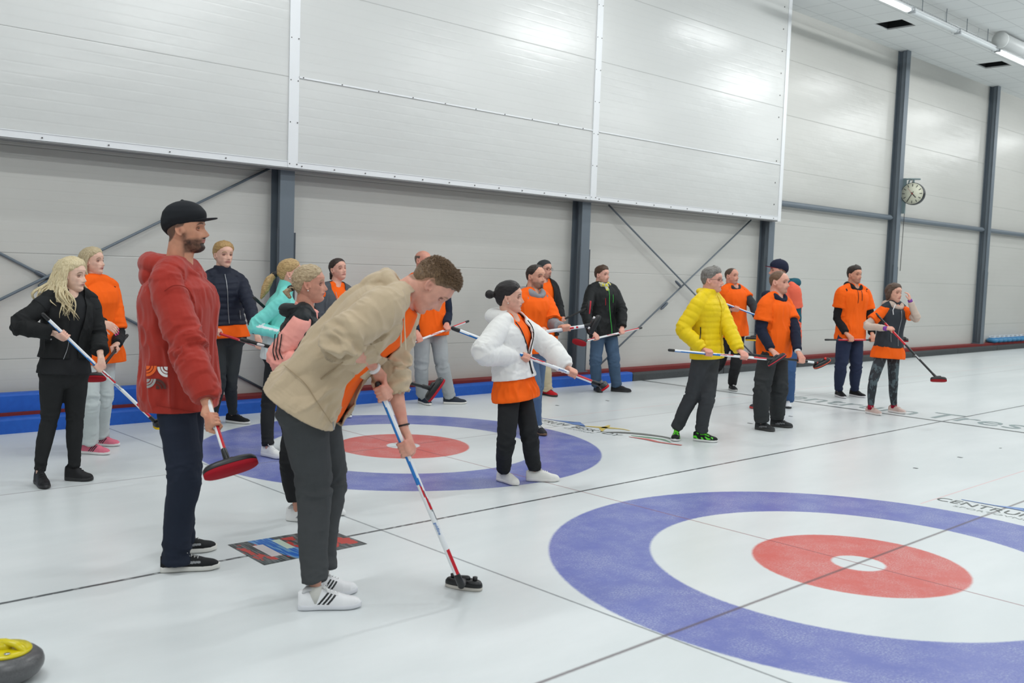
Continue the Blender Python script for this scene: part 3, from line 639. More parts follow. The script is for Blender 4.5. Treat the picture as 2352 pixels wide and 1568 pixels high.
        c=mixc(sst(ay,.011,.017)*(1-sst(ay,.046,.052))*np.exp(-((z-zb)/.0046)**4)*(x>.05)*.85,brow,c)
        c=mixc(np.exp(-((ay-.031)/.016)**2-((z-.012)/.006)**2)*(x>.05)*.25,(130,80,70),c)
        if beard or must:
            nz=.86+.14*fbm(L*90,9,2); jw=sst(-z,.035,.060)*(x>-.01)*sst(x,-.012,.012)*(1-sst(-z,.108,.122)); jw=np.maximum(jw,sst(-z,.0,.03)*np.exp(-((x-.012)/.016)**2)*(ay>.05)*.8)
            jw=jw*(1-np.exp(-(ay/.024)**4-((z-zl)/.010)**4)); jw=jw*(1-sst(ay,.01,.05)*0); mu=np.exp(-(ay/.026)**4-((z+.046)/.0055)**4)*front
            gt=np.exp(-(ay/.022)**4)*sst(-z,.066,.078)*(x>.04)
            c=mixc((jw*beard+np.maximum(mu,gt)*max(must,beard))*nz,bcol,c)
        if buzz is not None:
            zl_=np.interp(np.degrees(np.arctan2(ay,x+.01)),*HL['recede']); bz=sst(z-zl_,-.004,.006); c=mixc(bz*buzz[1],buzz[0],c)
        c=mixc(np.exp(-((x+.004)/.006)**2-((z+.006)/.010)**2)*(ay>.0755)*(ay<.084)*.55,(120,60,50),c)  # shade of the ear hollow, painted into the skin colour
        s.add(V,F,c)
        for sg in (1,-1):   # eyes and lids
            e=V3(.0640,sg*.0305,.0010); 
            if not closed:
                eb=MB(); n=16; R=[]
                ax=nrm(V3(1,sg*.10,0)); lt=np.cross([0,0,1],ax); angs=[(.02,1),(.18,1),(.3,1),(.46,2),(.52,0),(.8,0),(1.2,0),(1.6,0)]
                A=np.stack([ax,lt,[0,0,1]])
                for q_,_ in angs: R.append(np.stack([np.full(n,math.cos(q_)),math.sin(q_)*np.cos(np.arange(n)*2*PI/n),math.sin(q_)*np.sin(np.arange(n)*2*PI/n)],-1)*.0088@A+e)
                for i in range(len(R)-1): eb.loft([s.hl(R[i]),s.hl(R[i+1])],[0,0,1,1,2,2,2][i],cap=False)
                eb.add(s.hl(R[0]),[tuple(range(n))],0)
                eb.obj('eye',[plain('pupil',srgb(12,10,10),.1),plain('iris',srgb(*eyes),.2),plain('eye_white',srgb(190,170,160),.35)],s.e)
            lid=MB(); ua=[e+V3(.0100*math.cos(t*.9)+.0016,sg*-.0160*math.sin(t)*1.,(.0040 if not closed else -.001)*math.cos(t)+.0018) for t in np.linspace(-1.25,1.25,11)]
            lid.tube([s.hl(p) for p in ua],np.array([.0030]*11)*s.hs,n=6); v,f=quads(lid); s.add(v,f,np.tile(np.array(srgb(70,46,40)[:3])*.7+np.array(s.skin)*.3,(len(v),1)))
            lid=MB(); ua=[e+V3(.0090*math.cos(t*.9)+.0008,sg*-.0155*math.sin(t),-.0050*math.cos(t)) for t in np.linspace(-1.2,1.2,9)]
            lid.tube([s.hl(p) for p in ua],np.array([.0026]*9)*s.hs,n=6); v,f=quads(lid); s.add(v,f,np.tile(np.array(s.skin)*np.array([.85,.7,.7]),(len(v),1)))
    def add(s,V,F,c=None):
        if c is None: c=np.tile(np.array(s.skin),(len(V),1))*(1+.05*fbm(V*30,5)[:,None])
        s.body.append((V,F)); s.bcol.append(c)
    def hand(s,sd,grip=None,axis=None,nside=None,dirn=None,pn=None,curl=.35,spread=0,nail=None,r=.0125):
        """a hand closed round a shaft (grip, axis) or open (dirn, pn)"""
        S,E,W=s.arms[sd]; k=s.k**.5*(.9 if s.fem else 1.); fr=.0088*k*(.92 if s.fem else 1); mb=MB(); fa=nrm(W-E)
        if grip is not None:
            G=np.asarray(grip); A=nrm(axis); v=W-G; v=nrm(v-A*(v@A)); n_=np.cross(A,v)
            if nside is None: nside=1 if n_@FH<0 else -1
            n_=n_*nside; kn=[]; Rr=r+fr*.85
            off=[.030,.0105,-.0095,-.028]; ln=[.9,1.,.95,.78]
            pc=G+n_*(r+.013*k)+v*.022
            mb.tube([W-fa*.01,W*.55+pc*.45+n_*.004,pc,G+n_*(r+.010*k)-v*.018],[.025*k,.033*k,.043*k,.041*k],[.021*k,.019*k,.0155*k,.013*k],lat=A,n=20,p=2.4)
            for i,(o_,l_) in enumerate(zip(off,ln)):
                o_=o_*k; pts=[G+A*o_+n_*(r+.012*k)+v*.004,G+A*o_+n_*(r+.013*k)-v*.020*k]
                for an in (62,108,150,190,232)[:5 if l_>.8 else 4]:
                    q=R_(an); pts.append(G+A*(o_*.96)+n_*math.cos(q)*Rr-v*math.sin(q)*Rr*1.12)
                mb.tube(pts,np.linspace(1.12,.84,len(pts))*fr,n=10)
            tb=[W*.45+pc*.55+A*.020*k,G+A*.040*k+n_*(r+.006)+v*.026*k,G+A*.046*k+n_*r*.4+v*(r+.011),G+A*.044*k-n_*(r*.9)+v*(r*.7+.004),G+A*.036*k-n_*(r+.008)-v*.010]
            mb.tube(tb,np.array([1.5,1.45,1.25,1.15,.95])*fr,n=10)
        else:
            d=nrm(dirn); N=nrm(np.asarray(pn)-d*(np.asarray(pn)@d)); a=np.cross(d,N)*(1 if sd=='R' else -1)   # a: towards the thumb
            pc=W+d*.05*k
            mb.tube([W-fa*.01,W+d*.02*k,pc,W+d*.092*k],[.025*k,.033*k,.042*k,.040*k],[.021*k,.018*k,.0145*k,.012*k],lat=a,n=20,p=2.4)
            for i,(o_,l_) in enumerate(zip([.030,.010,-.010,-.029],[.070,.080,.074,.058])):
                p=W+d*.085*k+a*o_*k; dd=nrm(d+a*(o_*spread*6)); pts=[p]; 
                for j,seg in enumerate((.42,.33,.25)):
                    ang=curl*(j+.6)*(1+.12*i); dd=nrm(dd*math.cos(ang)-N*math.sin(ang)); p=p+dd*l_*seg*k; pts.append(p)
                mb.tube(pts,np.linspace(1.12,.8,4)*fr,n=10)
                if nail: s.nails=getattr(s,'nails',[])+[(pts[-1],dd,N,a,fr)]
            t0=W+d*.028*k+a*.024*k; t1=t0+nrm(d*.6+a*.75-N*.25)*.038*k; t2=t1+nrm(d*.9+a*.25-N*.4)*.03*k; t3=t2+nrm(d-N*.4)*.022*k
            mb.tube([t0,t1,t2,t3],np.array([1.6,1.35,1.15,.95])*fr,n=10)
        m0=E*.55+W*.45
        mb.tube([E,m0,W*.8+E*.2,W],np.array([.043,.040,.029,.026])*k,np.array([.041,.037,.025,.021])*k,lat=nrm(np.cross(fa,[0,0,1]) if abs(fa[2])<.9 else s.ls),n=20)
        V,F=remesh(mb,max(.0034,.0038*s.vs),1,.35); c=np.tile(np.array(s.skin),(len(V),1)); kk=np.exp(-(np.linalg.norm(V-W,axis=1)-.09)**2/.0006)*.16
        c=c*(1+.07*fbm(V*50,4)[:,None])*(1-kk[:,None]*np.array([.1,.9,.9])); s.add(V,F,c)
        if nail and getattr(s,'nails',None):
            mb=MB()
            for p,d_,N_,a_,fr in s.nails: mb.ell(p+d_*.010+N_*fr*.5,[.0062,.0022,.012],ax=np.stack([a_,N_,d_]),n=10)
            mb.obj('fingernails',plain('nail_varnish',srgb(*nail),.2),s.e); s.nails=[]
    def under(s):
        """the covered part of the body as one coarse continuous skin"""
        k=s.k; mb=MB(); T=[-.10,0,.2,.45,.7,.86,.95,1.02]; hw=[.13,.155,.145,.135,.150,.155,.11,.06]; hd=[.085,.10,.088,.088,.10,.092,.07,.055]; w_=s.wide
        fr=[s.tor(t) for t in T]; mb.tube([q[0] for q in fr],np.array(hw)*k*w_*.95,np.array(hd)*k,lat=[q[1] for q in fr],n=20,p=2.2)
        for S,E,W in s.arms.values(): mb.tube([S,(S+E)/2,E,(E+W)/2],np.array([.048,.042,.036,.034])*k,n=10)
        for H,K,A,h,t in s.legs.values():
            mb.tube([H,(H+K)/2,K,(K*.6+A*.4),A,A-V3(0,0,.03)],np.array([.072,.066,.048,.043,.027,.025])*k,n=12)
            d=nrm(t-h); mb.tube([h+d*.04+V3(0,0,.040),h+d*.10+V3(0,0,.042),h+d*.19+V3(0,0,.030),t-d*.05+V3(0,0,.024)],[.020,.024,.026,.018],[.018,.018,.010,.008],lat=np.cross([0,0,1],d),n=12)
        V,F=remesh(mb,.016,1); s.add(V,F)
    def finish(s):
        s.under(); V,F=merge(s.body); mkobj('body',V,F,SKIN,s.e,col=np.concatenate(s.bcol)); print('FIG',s.e['label'][:44],'D%.1f torso %.2f'%(s.D,s.L/s.k),'head-neck %.2f'%np.linalg.norm(s.hc-s.neck),getattr(s,'rep',''))
    # ---- hair ----
    def hair(s,style,mat,top=.014,side=.006,back=.010,amp=.0025,extra=None,vox=None,freq=1.,upper=None,spikes=None,front=None):
        hl=HL[style]
        def mask(ta,z):
            m_=z-np.interp(ta,*hl)
            return m_ if upper is None else np.minimum(m_,upper-z)
        def thick(ta,z):
            tz=sst(z,.03,.09); t=side+(top-side)*tz; t=t+(back-side)*sst(ta,110,160)*(1-tz)
            if front: t=t+front*sst(-ta,-70,-10)*sst(z,.05,.08)
            return t
        mb=MB(); mb.loft([s.hl(r) for r in hair_ring(mask,thick,s.fem)])
        if extra: extra(mb)
        V,F=remesh(mb,vox or .0042*s.vs,1,.4); L=s.toh(V); N=normals(V,F); w_=sst(np.linalg.norm(L,axis=1),.06,.1)
        dn=fbm(L*np.array([22,85,60])*freq,11,3)+.5*fbm(L*np.array([60,60,60])*freq,17,2); V=V+N*(dn*amp*w_)[:,None]
        parts=[(V,F)]
        if spikes:
            rng=np.random.RandomState(4); mb=MB(); cnt,ln,sd_=spikes; sel=np.where((L[:,2]>np.interp(np.degrees(np.arctan2(np.abs(L[:,1]),L[:,0]+.01)),*hl)+.012)&(L[:,2]>.0)&(np.linalg.norm(L,axis=1)>.085))[0]
            for i in rng.choice(sel,cnt):
                n_=N[i]; t=rng.normal(size=3)*.25; d=nrm(n_+t+s.HM[0]*sd_[0]+s.HM[2]*sd_[2]); l_=ln*(.6+.6*rng.rand())*(.5+.6*sst(L[i,2],.02,.09)); p=V[i]-n_*.003
                q=p+d*l_*.55+rng.normal(size=3)*.001; mb.tube([p,q,p+d*l_+s.HM[0]*sd_[0]*l_*.3],[.0024,.0018,.0005],n=5,cap='flat')
            parts.append(quads(mb))
        V,F=merge(parts); o=mkobj('hair',V,F,mat,s.e); return o
    def strands(s,roots,path,n,r,mat,name='hair',seed=1,wave=0,wf=3.,nseg=16):
        rng=np.random.RandomState(seed); mb=MB()
        for i in range(n):
            u=rng.rand(); v=rng.rand(); P=path(u,v,rng); P=catm(P,5); m_=len(P); t=np.linspace(0,1,m_)
            if wave:
                ph=rng.rand()*6.28; off=np.sin(t*wf*6.28+ph)*wave*t; off2=np.cos(t*wf*6.28+ph)*wave*t*.7; P=P+np.outer(off,[0.6,.6,0])+np.outer(off2,[.4,-.7,0])
            rr=r*(.6+.7*rng.rand())*np.interp(t,[0,.12,.75,1],[.6,1,.9,.12]); mb.tube([s.hl(p) for p in P],rr*s.hs,rr*.6*s.hs,n=6,cap='flat')
        v,f=quads(mb); return v,f
    # ---- clothing ----
    def coords(s,V):
        ts=np.linspace(-.5,1.05,60); fr=[s.tor(t) for t in ts]; C=np.array([q[0] for q in fr]); i=np.argmin(((V[:,None,:]-C[None])**2).sum(2),axis=1) if len(V)<60000 else np.concatenate([np.argmin(((v[:,None,:]-C[None])**2).sum(2),axis=1) for v in np.array_split(V,8)])
        Lm=np.array([q[1] for q in fr])[i]; Fm=np.array([q[2] for q in fr])[i]; d=V-C[i]; return ts[i],(d*Lm).sum(1),(d*Fm).sum(1)
    def armco(s,V,sd):
        S,E,W=s.arms[sd]; best=np.full(len(V),9.); par=np.zeros(len(V)); dr=np.zeros((len(V),3))
        for a,b,p0 in ((S,E,0),(E,W,1)):
            ab=b-a; t=np.clip(((V-a)@ab)/(ab@ab),0,1); d=np.linalg.norm(V-a-t[:,None]*ab,axis=1); m_=d<best; best[m_]=d[m_]; par[m_]=(t+p0)[m_]; dr[m_]=nrm(ab)
        return par,best,dr
    TT=np.array([-.42,-.3,-.12,0,.15,.35,.55,.72,.85,.93,1.0])
    MHW=np.array([.172,.175,.178,.176,.168,.160,.168,.180,.180,.150,.095])
    MHD=np.array([.125,.127,.128,.126,.118,.112,.118,.124,.112,.088,.068])
    FHW=np.array([.185,.188,.185,.178,.160,.140,.146,.154,.152,.124,.080])
    FHD=np.array([.125,.127,.128,.124,.108,.100,.112,.124,.104,.080,.058])
    def garment(s,name,mats,t0=-.1,t1=1.0,ease=.02,sl={'R':2.,'L':2.},sr=(.064,.058,.050,.044,.036),se=.012,hem=0,hw=None,hd=None,dt=None,fwd=0,collar=None,hood=None,vox=.008,smooth=2,amp=.006,quilt=None,zones=None,cut=None,solid=.005,extra=None,cuff=0,seed=0,nf=None,belly=0,vfold=.5,part=None):
        k=s.k; mb=MB(); HWt,HDt=(s.FHW,s.FHD) if s.fem else (s.MHW,s.MHD)
        if hw is not None: HWt=np.interp(s.TT,*hw)/k/s.wide
        if hd is not None: HDt=np.interp(s.TT,*hd)/k
        s._hw=(HWt,HDt)
        ts=[t for t in np.concatenate([[t0],np.arange(math.ceil(t0*12)/12+.04,t1-.02,1/12),[t1]])]
        C=[];A=[];B=[];L=[]
        for t in ts:
            c,l,f,u=s.tor(t); fl=hem*sst(-t,-(t0+.35),-t0) if hem else 0; es=ease*(1-.6*sst(t,.85,1.))
            a_=(np.interp(t,s.TT,HWt)*s.wide*k+es+fl); b_=(np.interp(t,s.TT,HDt)*k*(.5+.5*s.wide)+es+fl*.7+belly*math.exp(-((t-.25)/.25)**2)*.5)
            C.append(c+f*(fwd+belly*.5*math.exp(-((t-.25)/.25)**2))); A.append(a_);B.append(b_);L.append(l)
        mb.tube(C,A,B,lat=L,n=40,p=2.35,cap='flat' if t1<.97 else 'flat')
        arms=[]
        if t1>.9:
            c_,l_,f_,u_=s.tor(1.)
            for sd in 'RL': mb.tube([c_+u_*.012,c_*.5+s.sh[sd]*.5+u_*.030*k,s.sh[sd]+u_*.022*k],[.050*k+ease*.5,.040*k+ease*.8,.034*k+ease*.9],n=14)
        for sd,e in (sl or {}).items():
            if sd not in s.arms or not e: continue
            S,E,W=s.arms[sd]; c=s.tor(.86)[0]; s0=S*.72+c*.28+s.up*.012*k; fa=nrm(W-E)
            P=catm([s0,S+nrm(E-S)*.02,S*.5+E*.5,E*.985+(S+W)/2*.015,E*.5+W*.5,W-fa*.01],6); t=np.linspace(0,2.0,len(P)); seg=np.concatenate([[0],np.cumsum(np.linalg.norm(np.diff(P,axis=0),axis=1))])
            dE=np.argmin(np.linalg.norm(P-E,axis=1)); par=np.where(seg<seg[dE],seg/seg[dE],1+(seg-seg[dE])/(seg[-1]-seg[dE])); m_=par<=e+1e-6; P=P[m_];pr=par[m_]
            r=(np.interp(pr,[0,.5,1,1.5,2],sr)*k*(.92 if s.fem else 1)+se)
            if cuff: r=r-np.where(pr>e-.14,cuff,0)
            if e<1.2: r=r+.006*sst(pr,e-.3,e)
            mb.tube(P,r,n=20,cap='flat'); arms.append(sd)
        c,l,f,u=s.tor(1.)
        if collar:
            r0,r1,h,tilt=collar; mb.tube([c-u*.03,c+u*h*.5+f*tilt*.5,c+u*h+f*tilt],[r0*1.08,r0,r1],[r0*1.0,r0*.92,r1*.92],lat=l,n=28,cap='flat')
        if hood:
            rb,rf,R0,dz,dx=hood; pts=[];rr=[]
            for q in np.linspace(-2.95,2.95,26):
                bk=(1+math.cos(q))/2; pts.append(c-f*(math.cos(q)*R0*1.05+dx*bk)+l*math.sin(q)*R0-u*(dz*bk)+u*.012*(1-bk)-u*.035*sst(abs(q),1.7,2.95)); rr.append((rf+(rb-rf)*bk)*(1-.45*float(sst(abs(q),1.9,2.95))))
            mb.tube(pts,rr,np.array(rr)*1.15,lat=[u]*26,n=16)
        if extra: extra(mb,s)
        V,F=remesh(mb,vox*s.vs,smooth); N=normals(V,F); t,la,fo=s.coords(V)
        q=np.sqrt((la/(np.interp(t,s.TT,HWt)*s.wide*k+ease))**2+(fo/(np.interp(t,s.TT,HDt)*k+ease))**2)
        onarm=np.zeros(len(V),bool); ap=np.zeros(len(V)); dm=np.zeros((len(V),3)); bst=np.full(len(V),9.)
        for sd in arms:
            p_,d_,dr=s.armco(V,sd); rr=np.interp(p_,[0,.5,1,1.5,2],sr)*k+se; m_=(d_/rr<q+.02)&(d_<bst); onarm|=m_; ap[m_]=p_[m_]; dm[m_]=dr[m_]; bst[m_]=d_[m_]
        sd_=s.seed+seed; nfq=nf or 1.
        tw=s.up; U=np.tile(tw,(len(V),1)); P=V/k
        def fold(P,ax,a1,a2,sd): 
            al=(P*ax).sum(1)[:,None]; Q=(P-ax*al)*a1+ax*al*a2+0*P; nz=fbm(Q,sd,3); return 1-2*np.abs(nz)**.9
        ft=np.maximum(fold(P,U,9*nfq,9*nfq*vfold,sd_),-.25); fa_=np.maximum(fold(P,dm,6*nfq,12*nfq,sd_+7),-.4)
        lo=1+.6*sst(-t,-.4,.3); eb=.38+1.0*np.exp(-((ap-1.0)/.28)**2)+.6*np.exp(-((ap-1.85)/.2)**2)
        cap_=1-sst(np.abs((N*U).sum(1)),.35,.75)*sst(-t,-t0-.12,-t0-.02)
        d=np.where(onarm,amp*eb*(fa_-.3),amp*lo*(ft-.3)*(1-.7*sst(t,.75,.95))*cap_*(.2+.8*sst(t,t0,t0+.15)))
        if quilt:
            per,qa=quilt; H_=t*s.L; ph=np.where(onarm,ap*.28*k,H_)/per+.04*fbm(P*6,3); d=d*.6+qa*(np.abs(np.sin(ph*PI))**.6-.5)
        V=V+N*d[:,None]
        C=V[F].mean(1); tf=t[F].mean(1); lf=la[F].mean(1); ff=fo[F].mean(1); af=np.where(onarm[F].mean(1)>.5,ap[F].mean(1),-1); X=dict(t=tf,lat=lf,fwd=ff,arm=af,C=C,N=N[F].mean(1),side=lf)
        mi=None
        if cut is not None:
            keep=~cut(X); F=F[keep]; X={a:b[keep] for a,b in X.items()}
            us=np.unique(F); mp=-np.ones(len(V),int); mp[us]=np.arange(len(us)); V=V[us]; F=mp[F]
            bd=_bound(F,len(V))
            for _ in range(8):
                Z=V.copy(); idx=np.where(bd[:,0]>=0)[0]; V[idx]=(Z[idx]+Z[bd[idx,0]]*.5+Z[bd[idx,1]]*.5)/2
        if zones is not None: mi=zones(X)
        s.last=(V,F); s.tors=V[~onarm] if cut is None else V[~onarm[us]]
        s.lo=mkobj(name,V,F,mats,s.e,mi=mi,solid=solid if cut is not None else 0); return s.lo
    def trousers(s,mats,name='trousers',te=.012,ce=.014,top=.12,end=1.0,amp=.006,vox=.009,zones=None,rad=(.088,.080,.064,.060,.050,.047),seed=0,pe=.006,pull=0):
        k=s.k; mb=MB(); fr=[s.tor(t) for t in (top,.05,-.03,-.1)]
        HWt,HDt=(s.FHW,s.FHD) if s.fem else (s.MHW,s.MHD); w_=s.wide
        mb.tube([q[0] for q in fr],[(np.interp(t,s.TT,HWt)*.95*w_*k+pe) for t in (top,.05,-.03,-.1)],[(np.interp(t,s.TT,HDt)*.97*k+pe) for t in (top,.05,-.03)]+[.10*k],lat=[q[1] for q in fr],n=30,p=2.2)
        ax=[]
        for sd,(H,K,A,h,t) in s.legs.items():
            P=catm([H+V3(0,0,.02),H*.6+K*.4,K,K*.5+A*.5-s.f*.008,A+(K-A)*(1-end)+V3(0,0,-.0)],6); pr=np.linspace(0,2,len(P)); r=np.interp(pr,[0,.5,1,1.4,1.8,2],rad)*k+np.interp(pr,[0,1,2],[te,(te+ce)/2,ce])
            mb.tube(P,r,lat=None,n=22,cap='flat'); ax.append((H,K,A))
        V,F=remesh(mb,vox*s.vs,2); N=normals(V,F); bst=np.full(len(V),9.); par=np.zeros(len(V)); dm=np.zeros((len(V),3))
        for H,K,A in ax:
            for a,b,p0 in ((H,K,0),(K,A,1)):
                ab=b-a; t=np.clip(((V-a)@ab)/(ab@ab),0,1); d=np.linalg.norm(V-a-t[:,None]*ab,axis=1); m_=d<bst; bst[m_]=d[m_]; par[m_]=(t+p0)[m_]; dm[m_]=nrm(ab)
        P=V/k; al=(P*dm).sum(1)[:,None]; Q=(P-dm*al)*6+dm*al*13; fz=1-2*np.abs(fbm(Q,s.seed+seed+31,3))**.9
        e=.25+1.0*np.exp(-((par-1.0)/.16)**2)+1.1*sst(par,1.6,2.0)+.5*np.exp(-((par-.05)/.12)**2); V=V+N*(amp*e*(fz-.25))[:,None]
        mi=zones(dict(par=par[F].mean(1),C=V[F].mean(1))) if zones else None
        return mkobj(name,V,F,mats,s.e,mi=mi)
    def shoe(s,sd,up=(240,240,240),sole=(235,235,235),lace=(245,245,245),hi=.085,stripes=None,style='sneaker',st=.028,res=1,accent=None,laces=True):
        H,K,A,h,t=s.legs[sd]; d=nrm(t-h); d[2]=0; d=nrm(d); l=V3(-d[1],d[0],0); Lr=np.linalg.norm(t-h); z0=h[2]; out=-l if sd=='R' else l
        W=.047 if not s.fem else .042; o=h
        def P(x,y,z): return o+d*(x*Lr)+l*y+V3(0,0,z)
        wid=lambda x: W*np.interp(x,[0,.04,.15,.35,.5,.7,.85,.95,1.0],[.38,.62,.76,.74,.86,1.0,.88,.58,.22])
        xs=np.concatenate([[0,.012,.03],np.linspace(.06,.94,18),[.97,.988,1.0]]); n=24; th=np.arange(n)*2*PI/n; cx=lambda x: -.006*math.sin(min(1,max(0,x))*PI)*(1 if sd=='L' else -1)
        R=[]
        for x in xs:
            w_=wid(x)*1.05; sh=st+.006*(1-x)**2; r0=.006*sst(x,.8,1.); 
            R.append(np.array([P(x,cx(x)+np.sign(math.cos(a))*abs(math.cos(a))**.6*w_,r0*.8+sh*.5+np.sign(math.sin(a))*abs(math.sin(a))**.5*(sh*.5-r0*.35)) for a in th]))
        sole_mb=MB().loft(R)
        ht=lambda x: np.interp(x,[0,.05,.2,.33,.45,.6,.75,.9,.97,1.],[hi*1.0,hi*1.12,hi*1.08,hi*1.18,hi*1.08,.078,.062,.053,.042,.022])
        m_=28*res; th=np.linspace(0,PI,m_); R=[]; xs2=np.concatenate([[0.0,.01],np.linspace(.03,.96,26*res),[.98,.992]])
        for x in xs2:
            w_=wid(x)*.98; z=st*.6; hh=ht(x)-z; lean=.012*(1-x)*0
            R.append(np.concatenate([[P(x,cx(x)+math.copysign(abs(math.cos(a))**.75,math.cos(a))*w_*(1-.2*math.sin(a)**2*sst(1-x,.0,.6)),z+abs(math.sin(a))**.8*hh) for a in th],[P(x,cx(x)-w_*.5,z-.004),P(x,cx(x)+w_*.5,z-.004)]]))
        V=np.concatenate(R); nn=len(R[0]); F=[]; mi=[]
        for i in range(len(R)-1):
            for j in range(nn):
                F.append((i*nn+j,i*nn+(j+1)%nn,(i+1)*nn+(j+1)%nn,(i+1)*nn+j)); x=(xs2[i]+xs2[i+1])/2; c=0
                if j<m_:
                    zf=math.sin(th[min(j,m_-1)]); y=math.cos(th[min(j,m_-1)])
                    if stripes:
                        hgt=abs(zf)**.8*(ht(x)-st*.6)+st*.6-st; u=x-.31-hgt*3.0
                        if .10<zf<.86 and any(abs(u-q)<.021 for q in (0,.072,.144)): c=1
                    if accent and style=='swoosh':
                        if .12<zf<.75 and abs(zf-.15-(x-.25)*1.0)<.10 and .26<x<.66: c=1
                    if accent and style=='mesh':
                        if vnoise(np.array([[x*9+zf*3,zf*4-x*5,sd=='R']]),5)[0]>.05 and x<.82: c=1
                    if accent and style=='heel' and x<.14: c=1
                mi.append(c)
        F.append(tuple(range(nn-1,-1,-1))); mi.append(0); F.append(tuple((len(R)-1)*nn+j for j in range(nn))); mi.append(0)
        mb=MB(); mb.add(V,F); mb.m=mi
        sh=mb.obj('shoe',[fabric('shoe_'+str(up),up,.55,40,.2,.05,fold=.1),plain('shoe_accent',srgb(*(accent or stripes or (20,20,22))),.45)],s.e); sole_mb.obj('sole',plain('sole',srgb(*sole),.5),sh)
        c=MB(); c.tube([P(.07,0,hi*.95),P(.14,0,hi*1.16),P(.25,0,hi*1.20)],[W*.4,W*.62,W*.58],[.010,.012,.010],lat=l,n=16)
        c.obj('shoe_collar',fabric('shoe_lin'+str(up),tuple(int(q*.82) for q in up),.8,40,.2,.05,fold=.1),sh)
        if laces:
            mb=MB()
            for i,x in enumerate(np.linspace(.40,.62,5 if res>1 else 4)):
                z=ht(x)+.002; w_=wid(x)*.42; mb.tube([P(x,w_,z-.007),P(x+.01,0,z+.0015),P(x,-w_,z-.007)],[.0028]*3,n=6)
                if i: mb.tube([P(x,w_*.9,z-.006),P(x-.03,-w_*.6,ht(x-.05)-.001)],[.0024]*2,n=6)
            x=.385; z=ht(x)+.004
            for sg in (1,-1):
                mb.tube([P(x,0,z),P(x+.02,sg*.022,z+.014),P(x+.07,sg*.036,z+.004),P(x+.05,sg*.018,z-.002),P(x,0,z)],[.0022]*5,n=6); mb.tube([P(x,0,z),P(x+.05,sg*.012,z-.004),P(x+.10,sg*.020,z-.016)],[.002]*3,n=6)
            mb.obj('shoelace',plain('lace',srgb(*lace),.8),sh)
